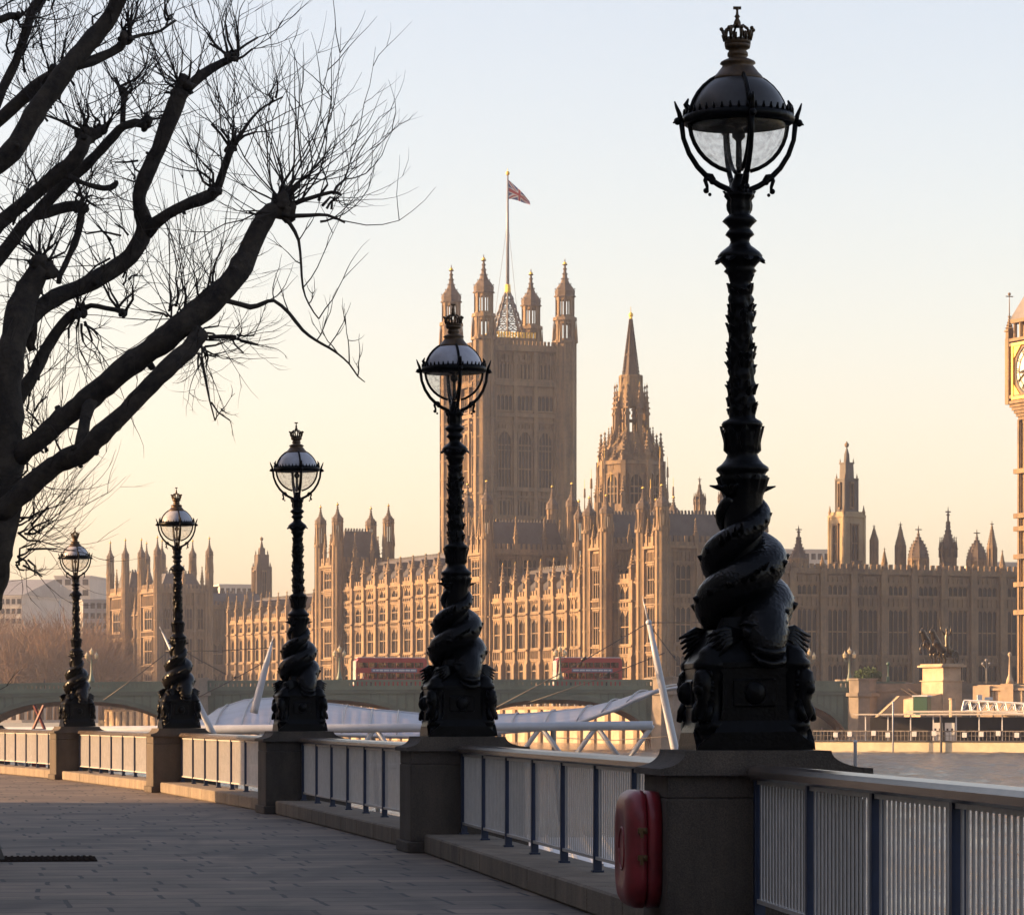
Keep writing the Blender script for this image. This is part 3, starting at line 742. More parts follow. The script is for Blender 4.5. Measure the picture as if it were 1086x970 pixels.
# ------------------------------------------------------------------ the pollarded plane tree
TY = 38.8
rng = random.Random(11)
tree = thing('plane_tree', 'bare pollarded plane tree reaching in from the left edge', 'tree', (at(-24, 912, TY).x, TY, 0))
org = Vector(tree.location)
def tp(px, py, dy=0.0):
    Y = TY + dy; return at(px, py, Y) - org
PXM = TY / F
limbs = []
def limb(pts, name='limb', knob=None, lump=0.10):
    # pts: (px, py, radius px, depth offset m); resampled and made knobbly
    P = [tp(a, b, d) for a, b, r, d in pts]; Rr = [r * PXM * 0.79 for a, b, r, d in pts]
    m = MB(); pp, rr = [], []
    for k in range(len(P) - 1):
        p0 = P[max(0,k-1)]; p1 = P[k]; p2 = P[k+1]; p3 = P[min(len(P)-1,k+2)]
        nn = max(2, int((p2-p1).length / 0.09))
        for j in range(nn):
            u = j / nn; u2 = u*u; u3 = u2*u
            q = 0.5*((2*p1) + (p2-p0)*u + (2*p0-5*p1+4*p2-p3)*u2 + (3*p1-p0-3*p2+p3)*u3)
            wv = min(1.0, 14*Rr[k])*0.10; q = q + Vector((noise.noise(q*1.1), noise.noise(q*1.1 + Vector((5,0,0))), noise.noise(q*1.1 + Vector((0,7,0)))))*wv
            pp.append(q); r = Rr[k]*(1-u) + Rr[k+1]*u
            rr.append(r * (1 + lump * noise.noise(q * 2.6) + lump*0.7*noise.noise(q*7)))
    pp.append(P[-1]); rr.append(Rr[-1])
    m.tube(pp, rr, 14)
    # bark lumps
    for i, v in enumerate(m.v):
        v = Vector(v); k = min(len(pp)-1, i // 14); d = v - pp[k]
        m.v[i] = tuple(pp[k] + d * (1 + 0.22*noise.noise(v*4) + 0.17*noise.noise(v*11)))
    if knob:
        kr = knob * PXM * 0.86; kb0 = len(m.v)
        for j in range(11):
            dv = Vector((rng.uniform(-1,1), rng.uniform(-1,1), rng.uniform(-0.6,1))).normalized()
            m.ball(P[-1] + dv*kr*rng.uniform(0.3,0.95), kr*rng.uniform(0.28,0.68), 10, 7, 0, (1, 1, rng.uniform(0.7,1.5)))
    if knob:
        for i in range(kb0, len(m.v)):
            v = Vector(m.v[i]); d = v - P[-1]; m.v[i] = tuple(P[-1] + d*(1 + 0.30*noise.noise(v*9) + 0.22*noise.noise(v*21)))
    if lump > 0.06:                                      # burrs, warts and sawn-off stubs
        for k in range(2, len(pp) - 2):
            if rr[k] > 0.035 and pp[k].z > 2.5 and rng.random() < 0.34:
                dv = Vector((rng.gauss(0,1), rng.gauss(0,1), rng.gauss(0.2,1))).normalized()
                q = pp[k] + dv*rr[k]*0.85; sz = rr[k]*rng.uniform(0.16, 0.42)
                if rng.random() < 0.3: m.tube([pp[k] + dv*rr[k]*0.6, q + dv*sz*1.6], [sz, sz*0.75], 7)
                else: m.ball(q, sz, 7, 5, 0, (1, 1, rng.uniform(0.7, 1.4)))
    m.build(name, M_['bark'], tree)
    limbs.append((pp, rr))
    return pp, rr
limb([(-24,925,52,0),(-27,905,40,0),(-33,880,29,0),(-36,820,27,0),(-36,740,25,0),(-30,670,27,0),(-20,610,30,0),(-8,560,32,0),(-2,520,30,0),(4,480,24,0),(8,430,21,0),(12,375,19,0),(24,335,18,0.1),(38,300,16,0.2),(44,284,15,0.2)], 'trunk', 17)
limb([(-30,690,16,0.1),(-12,640,16,0.0),(-1,604,15,-0.1),(5,575,16,-0.15),(8,545,20,-0.1),(4,500,18,0)], 'limb')
K1 = limb([(5,540,16,-0.2),(25,518,15,-0.35),(50,497,14,-0.5),(85,480,13.5,-0.7),(105,462,13,-0.8),(135,435,12,-0.9),(160,411,11.5,-0.9),(185,387,11.5,-0.9),(203,372,12,-0.8),(214,352,13,-0.7)])
K2 = limb([(8,490,15,0.1),(25,472,14,-0.1),(50,455,14,-0.2),(75,439,14,-0.3),(102,417,15,-0.4),(130,395,15.5,-0.5),(160,374,16.5,-0.6),(190,350,18,-0.7),(215,328,18,-0.7),(245,295,15,-0.7),(268,265,13,-0.6),(286,238,13,-0.6),(297,222,13,-0.6)], knob=16)
limb([(84,480,9,-0.7),(88,462,8,-0.65),(93,442,8,-0.55),(100,420,8,-0.45)])
limb([(14,360,13,0.1),(38,335,12,0.3),(60,318,12,0.5),(90,301,12,0.7),(120,284,12,0.8),(140,265,12,0.8),(151,243,12,0.8),(149,215,10,0.7),(151,195,10,0.7),(161,163,10.5,0.7),(176,130,11,0.7),(188,108,11.5,0.7),(194,94,11,0.7)], knob=13)
limb([(196,96,7,0.7),(215,77,6.5,0.8),(233,66,6,0.8),(246,61,6,0.8)], knob=8)
limb([(152,248,10,0.8),(168,232,9,0.6),(190,217,8,0.5),(210,210,8,0.4),(228,203,9,0.4)], knob=9)
limb([(228,200,6,0.4),(236,180,5,0.4),(242,165,5,0.3),(246,157,5,0.3)], knob=7)
limb([(248,156,3.2,0.3),(256,142,2.5,0.2),(266,127,2,0.2),(280,113,1.6,0.1),(300,103,1.2,0.1)], lump=0.03)
limb([(-40,200,16,-1.2),(-10,172,15,-1.2),(20,148,14,-1.2),(45,112,13,-1.2),(65,84,12.5,-1.2),(90,46,12,-1.2),(112,15,11,-1.2),(125,-15,10,-1.2),(135,-60,9,-1.2)])
limb([(-20,140,8,-0.6),(5,122,8,-0.6),(25,106,8,-0.6),(45,85,8,-0.7),(58,78,7,-0.9)], knob=9)
limb([(-15,135,7,1.0),(0,106,7,1.0),(15,76,6.5,1.0),(25,42,6,1.0),(34,8,6,1.0),(50,-5,6,1.0)], knob=8)
limb([(-10,26,6,0.5),(5,22,5,0.5),(17,17,4.5,0.5)], knob=6)
limb([(78,70,8,-1.2),(95,63,6.5,-1.1),(115,53,6,-1.0),(132,42,6.5,-1.0)], knob=9)
limb([(135,40,3,-1.0),(150,37,2.4,-0.9),(170,34,2,-0.9),(186,22,1.5,-0.8)], lump=0.03)
limb([(-20,262,10,0.6),(5,238,9.5,0.6),(35,212,9,0.6),(60,186,10,0.6),(80,166,11,0.6),(90,146,10,0.6)], knob=13)
limb([(88,150,7,0.6),(97,142,7,0.7),(106,138,7,0.7)], knob=8)
limb([(-15,300,9,1.4),(15,265,9,1.4),(40,230,8,1.4),(65,200,8,1.4),(95,172,7.5,1.4),(122,146,7,1.4),(133,136,6.5,1.4),(155,132,7,1.4)], knob=8)
limb([(131,138,4.5,1.4),(131,118,4,1.4),(132,100,4,1.4)], knob=6)
limb([(38,232,7,1.4),(52,228,7,1.5),(70,222,8,1.6),(84,220,9,1.6)], knob=9)
limb([(85,225,5,1.6),(83,248,5,1.6),(75,272,4.5,1.6),(62,300,4,1.5)])
limb([(20,430,9,0.4),(40,396,8.5,0.5),(56,364,8,0.6),(72,340,7.5,0.6),(84,332,7,0.6)], knob=8)
limb([(86,330,4,0.6),(96,325,3.2,0.6),(112,328,3,0.6),(130,331,3.5,0.6)], knob=5)
limb([(30,318,7,0.3),(38,345,7,0.4),(34,372,6,0.4)])
limb([(68,184,5,0.6),(88,193,4,0.6),(110,198,4,0.8),(122,196,4.5,0.8)], knob=4)
# thin drooping shoots of the long limb
sh = []
sh.append(limb([(224,322,4,-0.7),(240,319,3.6,-0.7),(266,326,3.4,-0.7),(280,322,2.8,-0.7),(292,319,2.4,-0.7),(308,332,2.4,-0.7),(322,350,2.2,-0.7),(336,361,1.9,-0.8),(348,368,1.7,-0.8),(358,375,1.5,-0.8),(370,386,1.2,-0.8),(379,399,0.9,-0.8),(387,405,0.7,-0.8)], lump=0.03))
sh.append(limb([(298,226,3.4,-0.6),(310,240,2.6,-0.6),(318,256,2.0,-0.6),(320,280,1.7,-0.6),(322,305,1.5,-0.6),(328,322,1.2,-0.6),(338,338,0.9,-0.6)], lump=0.03))
sh.append(limb([(214,378,2.4,-0.8),(218,400,1.8,-0.8),(222,424,1.3,-0.8),(228,446,0.9,-0.8)], lump=0.03))
sh.append(limb([(306,222,3.5,-0.6),(330,212,2.8,-0.5),(352,205,2.4,-0.4),(362,207,2.0,-0.4)], lump=0.03))
sh.append(limb([(306,232,3.0,-0.6),(330,230,2.4,-0.6),(348,229,2.0,-0.6),(366,236,1.6,-0.6)], lump=0.03))
sh.append(limb([(222,358,3.5,-0.7),(236,357,3,-0.7),(250,358,3.5,-0.7)], lump=0.05))
# twigs
tw = MB()
def twig(p, d, ln, r, depth=0, up=0.5):
    n = 7 if depth == 0 else 5
    pts = [p]; rads = [r]; d = d.normalized(); q = p.copy(); st = ln / n
    for k in range(n):
        d = (d + Vector((rng.gauss(0,0.15), rng.gauss(0,0.15), rng.gauss(0,0.13) + up*0.16))).normalized()
        q = q + d * st; pts.append(q.copy()); rads.append(r * (1 - 0.75*(k+1)/n))
    tw.tube(pts, rads, 3 if r < 0.012 else 4, 0, False)
    if depth < 2:
        nb = rng.choice((1,1,2,2,3)) if depth == 0 else rng.choice((0,0,1,1))
        for j in range(nb):
            k = rng.randint(1, n-1)
            dv = (pts[k+1 if k < n else k] - pts[k-1]).normalized()
            dv = (dv + Vector((rng.gauss(0,0.5), rng.gauss(0,0.5), rng.gauss(0.05,0.4)))).normalized()
            twig(pts[k], dv, ln*rng.uniform(0.3,0.6), r*0.65, depth+1, up)
def fan(px, py, dy, n, l0, l1, a0, a1, up=0.5, r=1.15, spread=6):
    # shoots leave a pollard knob between screen angles a0..a1 (degrees, 90 = up), spread in depth too
    done = 0; n = n * 1.0
    while done < n:
        # a short knuckled spur, then a few whips from its sides and tip
        a = R(rng.uniform(a0, a1)); d = Vector((math.cos(a), rng.gauss(0, 0.55), math.sin(a))).normalized()
        p = tp(px + rng.uniform(-spread,spread), py + rng.uniform(-spread,spread), dy)
        sl = rng.uniform(8, 30)*PXM; mid = p + d*sl*0.5 + Vector((rng.gauss(0,1), rng.gauss(0,1), rng.gauss(0,1)))*sl*0.13
        d2 = (d + Vector((rng.gauss(0,0.35), rng.gauss(0,0.35), rng.gauss(0.15,0.3)))).normalized(); tip = mid + d2*sl*0.6
        tw.tube([p, mid, tip], [r*1.5*PXM, r*1.25*PXM, r*1.05*PXM], 5, 0, True)
        for k in range(rng.choice((2, 3, 3, 4))):
            b = tip if rng.random() < 0.6 else mid
            dd = (d2 + Vector((rng.gauss(0,0.42), rng.gauss(0,0.42), rng.gauss(0.05,0.42)))).normalized()
            twig(b, dd, rng.uniform(l0*0.6, l1*1.15)*PXM, r*PXM*rng.uniform(0.38,0.8), 0, up); done += 1
fan(297,215,-0.6, 30, 70,190, 10,150, 0.55, 1.35, 9)
fan(297,215,-0.6, 9, 90,190, 8,55, 0.7, 1.6, 9)
fan(345,210,-0.5, 8, 60,130, 20,80, 0.8, 1.2, 9)
fan(345,230,-0.5, 8, 50,110, 0,60, 0.9, 1.0, 12)
fan(297,220,-0.6, 10, 60,120, 150,215, 0.2)
fan(246,60,0.8, 22, 50,110, 20,150, 0.5)
fan(196,92,0.7, 26, 60,140, 50,160, 0.5)
fan(196,92,0.7, 8, 50,100, 160,250, 0.2)
fan(228,198,0.4, 16, 60,130, 60,190, 0.4)
fan(247,155,0.3, 20, 60,140, 30,130, 0.6)
fan(290,108,0.1, 7, 50,120, 45,110, 0.6, 0.9)
fan(135,38,-1.0, 20, 50,120, 40,150, 0.5)
fan(180,25,-0.8, 8, 40,90, 20,120, 0.5, 0.9)
fan(90,140,0.6, 26, 50,120, 50,150, 0.4)
fan(107,137,0.7, 16, 50,110, 30,120, 0.5)
fan(155,131,1.4, 16, 40,110, 20,130, 0.5)
fan(132,98,1.4, 16, 40,100, 40,140, 0.5)
fan(86,218,1.6, 20, 40,100, -40,120, 0.4)
fan(44,276,0.2, 34, 50,120, 20,170, 0.3)
fan(44,290,0.2, 14, 40,90, 170,270, 0.0)
fan(58,78,-0.9, 14, 40,100, 60,150, 0.4)
fan(50,-5,1.0, 16, 40,90, 180,350, 0.0)
fan(18,16,0.5, 10, 30,70, -60,90, 0.4)
fan(130,331,0.6, 12, 30,80, 20,130, 0.5)
fan(86,330,0.6, 12, 40,100, 40,130, 0.4)
fan(84,340,0.6, 14, 50,110, 210,320, 0.0)
fan(190,335,-0.7, 34, 70,180, 60,140, 0.3, 1.0, 14)
fan(225,315,-0.7, 16, 60,160, 60,110, 0.4, 1.0, 12)
fan(212,362,-0.7, 26, 30,80, -70,20, 0.4, 0.9, 10)
fan(214,372,-0.8, 14, 30,85, 220,320, 0.1, 0.9, 8)
fan(250,358,-0.7, 12, 20,60, -60,50, 0.5, 0.8)
fan(226,430,-0.8, 5, 12,36, 180,330, 0.4, 0.7, 12)
fan(25,560,-0.1, 30, 40,110, -40,60, 0.6, 0.95, 14)
fan(20,590,-0.15, 24, 40,90, -60,40, 0.6, 0.9, 10)
fan(40,500,-0.4, 16, 50,110, 240,330, 0.6, 0.9, 12)
fan(60,470,0.4, 16, 60,150, 60,140, 0.4, 0.9, 20)
fan(30,420,0.5, 16, 60,150, 50,120, 0.4, 0.9, 18)
fan(20,220,0.6, 22, 50,130, 60,140, 0.4, 0.9, 22)
fan(60,110,-0.9, 18, 50,120, 60,150, 0.4, 0.9, 22)
fan(110,20,-1.2, 14, 40,100, 20,100, 0.4, 0.9, 16)
fan(20,60,1.0, 20, 40,110, 40,140, 0.4, 0.9, 20)
fan(150,180,0.7, 10, 40,110, 100,200, 0.4, 0.9, 14)
fan(120,285,0.8, 16, 60,130, 30,120, 0.4, 0.9, 18)
fan(130,260,0.8, 10, 60,130, 130,200, 0.4, 0.9, 14)
for pp, rr in sh[:3]:
    for k in range(4, len(pp), 2):
        if rng.random() < 0.9:
            d = Vector((rng.uniform(-0.4,1.0), rng.gauss(0,0.5), rng.uniform(-0.3,1.0)))
            twig(pp[k], d, rng.uniform(25,105)*PXM, 0.85*PXM, 0, 0.6)
for pp, rr in limbs:                                    # stray shoots on the old wood
    for k in range(3, len(pp), 4):
        if rr[k] > 0.03 and rng.random() < 0.55:
            d = Vector((rng.gauss(0,0.8), rng.gauss(0,0.6), rng.uniform(-0.2,1)))
            twig(pp[k], d, rng.uniform(30,90)*PXM, 0.8*PXM, 0, 0.5)
tw.build('crown', M_['twig'], tree)
# cast grating round the trunk
gp = at(45, 911, 1.54*F/(911-761))
m = MB(); m.box(-0.75,0.58,-0.62,0.62,0.004,0.012)
for k in range(20): m.box(-0.74+k*0.066, -0.74+k*0.066+0.03, -0.6, 0.6, 0.0125, 0.022)
tag(m.build('tree_grating', M_['rustiron'], None, (gp.x, gp.y, 0), R(8)), 'dark cast iron grating in the paving at the foot of the bare tree', 'tree grating')
# ------------------------------------------------------------------ the far bank and the palace
PHI = R(22.5)
rv = Vector((math.cos(PHI), math.sin(PHI))); uv = Vector((-math.sin(PHI), math.cos(PHI)))
O = Vector((27.3, 653.0))
GZ = 2.0
def pal(x, y): return O + rv * x + uv * y               # palace axes: x to the right along the north front, y away along the river front
def t_of(px, dx=0.0):
    k = (px - CX) / F
    a = O.x + rv.x * dx; b = O.y + rv.y * dx
    return (a - k * b) / (k * uv.y - uv.x)
def Y_of(px, dx=0.0):
    p = pal(dx, t_of(px, dx)); return p.y
def x_of(px, t):
    # right-axis coordinate on the line at depth t whose picture column is px
    k = (px - CX) / F; p = O + uv * t
    return (k * p.y - p.x) / (rv.x - k * rv.y)

# far bank land and terrace wall
pts = [pal(-12, -60), pal(-12, 330), pal(40, 420), pal(600, 420), pal(600, -60)]
mb = MB(); mb.prism([(p.x, p.y) for p in pts], -6, GZ, 'z')
tag(mb.build('far_bank', M_['earth']), kind='structure')
t = thing('terrace_wall', 'long sunlit stone river wall along the foot of the palace', 'river wall', (*pal(-13.2, -50), 0), PHI)
m = MB(); m.box(0, 1.1, 0, 370, -6, 3.2); m.build('wall', M_['embank'], t)
m = MB(); m.box(-0.25, 1.3, 0, 370, 3.2, 3.7)
for k in range(60): m.box(-0.5, 0, k*6.2, k*6.2+1.4, -6, 3.1)
m.build('coping', M_['stone'], t)
for k, (a, b) in enumerate(((10, 52), (66, 128), (140, 200))):
    lab = ('yellow terrace awning behind the right bridge arch', 'yellow terrace awning seen between the canopy and the bridge', 'farthest yellow terrace awning at the foot of the palace')[k]
    t = thing('awning', lab, 'awning', (*pal(-11.5, a), GZ), PHI, 'awnings on the palace terrace')
    m = MB(); n = 12; seg = (b - a) / n
    for j in range(n): m.prism([(0, 3.0), (0, 3.25), (3.2, 5.6), (6.4, 3.25), (6.4, 3.0), (3.2, 5.3)][::-1], j*seg + 0.05, (j+1)*seg - 0.05, 'y')
    m.build('cover', M_['yellow'], t)
    pm_ = MB().box(-0.06, 0.06, -0.06, 0.06, 0, 3.02).mesh('post', M_['pale'])
    for j in range(n + 1): put('post', pm_, t, (0.1, j*seg, 0)); put('post', pm_, t, (6.3, j*seg, 0))

M_['palestone'] = stone_mat('pale yellow stone', (0.34, 0.26, 0.15), (0.20, 0.15, 0.09))
M_['greystone'] = stone_mat('sooty grey stone', (0.13, 0.115, 0.10), (0.06, 0.055, 0.05))
ST = [M_['stone'], M_['pane'], M_['gilt'], M_['slate'], M_['stone2'], M_['palestone'], M_['greystone']]
_wc = {}
def window_mesh(w, h, lights=2, arch=False, transoms=1):
    key = (round(w,2), round(h,2), lights, arch, transoms)
    if key in _wc: return _wc[key]
    m = MB(); m.box(-w/2, w/2, -0.06, 0.3, 0, h, 1)
    fw = min(0.28, w*0.10)
    for s in (-1, 1): m.box(s*w/2 - fw/2, s*w/2 + fw/2, -0.34, 0.0, -0.002, h + 0.002, 0)
    for k in range(1, lights):
        x = -w/2 + w*k/lights; m.box(x - fw*0.36, x + fw*0.36, -0.25, 0.01, 0.0, h - 0.01, 0)
    for k in range(1, transoms + 1):
        z = h*k/(transoms + 1); m.box(-w/2 + 0.01, w/2 - 0.01, -0.22, 0.02, z - fw*0.4, z + fw*0.4, 0)
    m.box(-w/2 - fw, w/2 + fw, -0.45, 0.02, -0.35, 0.0, 0)                 # sill
    if arch:                                                               # filled spandrels over a pointed head
        hh = w * 0.9
        for s in (-1, 1):
            pl = [(s*w/2, h - hh)]
            for k in range(7):
                u = k / 6; pl.append((s*w/2*(1 - u**1.6), h - hh + hh*math.sin(u*PI/2)**0.9))
            pl += [(s*w/2, h)]
            if s > 0: pl = pl[::-1]
            m.prism(pl[::-1], -0.33, 0.02, 'y', 0)
        for k in range(lights):
            x = -w/2 + w*(k+0.5)/lights; m.box(x - w/lights*0.5, x + w/lights*0.5, -0.2, 0.015, h - hh - 0.15, h - hh + 0.12, 0)
    else:
        for k in range(lights):
            x = -w/2 + w*(k+0.5)/lights; q = w/lights*0.5
            for s in (-1, 1): m.prism([(x + s*q, h - q*1.1), (x, h), (x + s*q, h)][::(1 if s > 0 else -1)], -0.2, 0.012, 'y', 0)
    m.box(-w/2 - fw, w/2 + fw, -0.42, 0.02, h, h + 0.3, 0)
    _wc[key] = m.mesh('window', ST); return _wc[key]
def pinnacle(m, x, y, z, h, r, mi=0, gilt=True):
    # square shaft, gablets, crocketed spirelet, finial
    m.frus(x, y, r, r*0.92, z, z + h*0.40, 4, mi, PI/4)
    m.frus(x, y, r*1.35, r*1.25, z + h*0.38, z + h*0.43, 4, mi, PI/4)
    m.frus(x, y, r*0.95, r*0.10, z + h*0.43, z + h*0.93, 4, mi, PI/4)
    for k in range(4):
        zz = z + h*(0.50 + 0.1*k); rr = r*(0.95 - 0.85*(0.07 + 0.1*k)/0.5)
        m.frus(x, y, rr*1.5, rr*1.15, zz, zz + h*0.03, 4, mi, 0)
    m.frus(x, y, r*0.42, r*0.3, z + h*0.90, z + h*0.95, 6, mi)
    m.frus(x, y, r*0.10, r*0.06, z + h*0.95, z + h*1.0, 4, 2 if gilt else mi)
def crest(m, x0, x1, y, z, h, pitch, along='x', th=0.3, mi=0):
    m_ = int(max(1, round((x1 - x0) / pitch))); p = (x1 - x0) / m_
    for k in range(m_):
        a = x0 + k*p
        if along == 'x': m.box(a + 0.05*p, a + 0.58*p, y - th/2, y + th/2, z, z + h, mi)
        else: m.box(y - th/2, y + th/2, a + 0.05*p, a + 0.58*p, z, z + h, mi)

def wing(name, label, base, rot, length, depth, zpar, nb, storeys, pin_h, roof_h, dormers=True, group=None, dark=False, lights=2, ww=0.64, cresting=True):
    # a range whose front is local -y, running along local x from 0 to length
    t = thing(name, label, 'palace wing', (base[0], base[1], 0), rot, group)
    p = length / nb
    m = MB(); m.box(0, length, 0.0, depth, GZ - 1, zpar - 1.2)
    zs = sorted(set([round(z, 2) for a, b in storeys for z in (a, b)]))
    bw = p * 0.11
    for i in range(nb):                                                    # spandrel panels between the storeys, with tracery ribs
        x0 = i*p + bw; x1 = (i+1)*p - bw
        prev = GZ - 1
        for a, b in storeys + [(zpar - 1.2, zpar)]:
            m.box(x0, x1, -0.36, 0.001, prev + 0.3, a - 0.35)
            nr = 5
            for k in range(nr):
                xx = x0 + (x1 - x0)*(k + 0.5)/nr
                m.box(xx - 0.11, xx + 0.11, -0.62, -0.35, prev + 0.55, a - 0.5)
            prev = b
        for a, b in storeys:                                               # jambs beside the windows
            w = p * ww
            m.box(x0, i*p + p/2 - w/2 - 0.15, -0.355, 0.0, a - 0.4, b + 0.32); m.box(i*p + p/2 + w/2 + 0.15, x1, -0.355, 0.0, a - 0.4, b + 0.32)
    for a, b in storeys:
        m.box(0, length, -0.62, -0.001, a - 0.62, a - 0.42); m.box(0, length, -0.55, -0.001, b + 0.33, b + 0.52)
    m.box(0, length, -0.75, 0.3, zpar - 1.22, zpar - 0.9)
    m.build('wall', ST, t)
    m = MB(); m.box(0, length, -0.45, 0.25, zpar - 0.9, zpar - 0.2); crest(m, 0, length, -0.1, zpar - 0.2, 0.9, p/5.0, 'x', 0.5)
    m.build('parapet', ST, t)
    b_ = MB(); b_.box(-bw, bw, -1.25, 0, GZ - 1, GZ + (zpar - GZ)*0.42); b_.box(-bw*0.9, bw*0.9, -1.0, 0.01, GZ + (zpar-GZ)*0.42, zpar - 0.6)
    b_.prism([(-1.25, GZ + (zpar-GZ)*0.42), (-1.0, GZ + (zpar-GZ)*0.42), (-1.0, GZ + (zpar-GZ)*0.42 + 0.6)], -bw, bw, 'x')
    for a, b in storeys: b_.box(-bw*1.12, bw*1.12, -1.36, 0.0, a - 0.6, a - 0.3)
    bmesh_ = b_.mesh('buttress', ST)
    pn = MB(); pinnacle(pn, 0, -0.6, zpar - 0.6, pin_h, bw*0.85); pn_ = pn.mesh('pinnacle', ST)
    for i in range(nb + 1):
        o = put('buttress', bmesh_, t, (i*p, 0, 0)); put('pinnacle', pn_, o)
    for i in range(nb):
        for a, b in storeys:
            put('window', window_mesh(p*ww, b - a, lights, False, 1 if b - a > 3 else 0), t, (i*p + p/2, 0, a))
    if roof_h:
        m = MB(); y1 = depth
        m.prism([(0.8, zpar - 1.0), (y1*0.42, zpar - 1.0 + roof_h), (y1*0.58, zpar - 1.0 + roof_h), (y1 - 0.5, zpar - 1.0)], 0.1, length - 0.1, 'x', 3)
        if cresting: crest(m, 0.2, length - 0.2, y1*0.5, zpar - 1.0 + roof_h, 0.6, 0.9, 'x', 0.15, 3)
        rf = m.build('roof', ST, t)
        if dormers:
            d_ = MB(); d_.box(-0.85, 0.85, -1.1, 1.6, 0, 2.0, 0); d_.box(-0.55, 0.55, -1.16, -1.0, 0.5, 1.8, 1)
            d_.prism([(-1.1, 2.0), (0, 3.5), (1.1, 2.0)][::-1], -1.25, 1.7, 'y', 4); dm = d_.mesh('dormer', ST)
            for i in range(nb): put('dormer', dm, rf, (i*p + p/2, y1*0.20 + 0.6, zpar - 0.9 + roof_h*0.30))
        else:
            c_ = MB(); c_.box(-0.7, 0.7, -0.7, 0.7, 0, 3.4, 4); c_.box(-0.85,0.85,-0.85,0.85,3.4,3.7,4)
            cm = c_.mesh('chimney', ST)
            for i in range(0, nb, 3): put('chimney', cm, rf, (i*p + p*0.8, y1*0.5, zpar + roof_h - 3))
    return t

def turret_mesh(r, z0, zs, zo, tip, gilt=True, two=False):
    # octagonal shaft to zs, open belfry to zo, ogee cap to tip
    m = MB(); n = 8; rot = PI/8
    m.frus(0, 0, r, r, z0, zs, n, 0)
    H = zs - z0
    for k in range(1, int(H/4.2)): m.frus(0, 0, r*1.08, r*1.08, z0 + k*4.2, z0 + k*4.2 + 0.35, n, 0)
    for i in range(8):
        a = rot + i*PI/4; m.frus(r*0.98*math.cos(a), r*0.98*math.sin(a), r*0.13, r*0.13, z0, zs, 4, 0, a + PI/4)
    m.frus(0, 0, r*1.18, r*1.18, zs - 0.5, zs, n, 0)
    stages = [(zs, zo)] if not two else [(zs, zs + (zo - zs)*0.46), (zs + (zo - zs)*0.54, zo)]
    for j, (a0, a1) in enumerate(stages):
        q = r * (1.0 if j == 0 else 0.88)
        for i in range(8):
            a = rot + i*PI/4
            m.frus(q*0.88*math.cos(a), q*0.88*math.sin(a), q*0.17, q*0.17, a0, a1, 4, 0, a + PI/4)
            b = a + PI/8; m.frus(q*0.82*math.cos(b), q*0.82*math.sin(b), q*0.08, q*0.08, a0, a1, 4, 0, b + PI/4)
        if j == 0 and two: m.frus(0, 0, q*1.12, q*1.08, a1, a1 + (zo - zs)*0.08, n, 0)
        m.frus(0, 0, q*0.95, q*0.95, a0, a0 + (a1-a0)*0.10, n, 0); m.frus(0, 0, q*0.95, q*0.95, a1 - (a1-a0)*0.16, a1, n, 0)
    q = r * (0.9 if two else 1.0); h = tip - zo
    m.lathe([(q*1.12, zo), (q*1.12, zo + h*0.03), (q*1.0, zo + h*0.05), (q*1.04, zo + h*0.16), (q*0.80, zo + h*0.26), (q*0.48, zo + h*0.36), (q*0.29, zo + h*0.48), (q*0.18, zo + h*0.62), (q*0.10, zo + h*0.82), (q*0.26, zo + h*0.84), (q*0.26, zo + h*0.86), (q*0.08, zo + h*0.88), (q*0.03, tip)], 8, mi=4, sm=False, rot=rot)
    for k in range(5):
        zz = zo + h*(0.2 + 0.13*k); rr = q*(0.92, 0.56, 0.33, 0.21, 0.14)[k]
        for i in range(8):
            a = rot + i*PI/4; m.frus(rr*1.08*math.cos(a), rr*1.08*math.sin(a), q*0.08, q*0.02, zz, zz + h*0.04, 4, 4)
    for i in range(4):
        a = i*PI/2 + PI/4; m.frus(r*1.15*math.cos(a), r*1.15*math.sin(a), r*0.15, 0.02, zs - 0.5, zs + (zo-zs)*0.5, 4, 0)
    if gilt: m.ball((0, 0, zo + h*0.87), max(0.28, r*0.2), 8, 6, 2)
    return m.mesh('turret', ST)

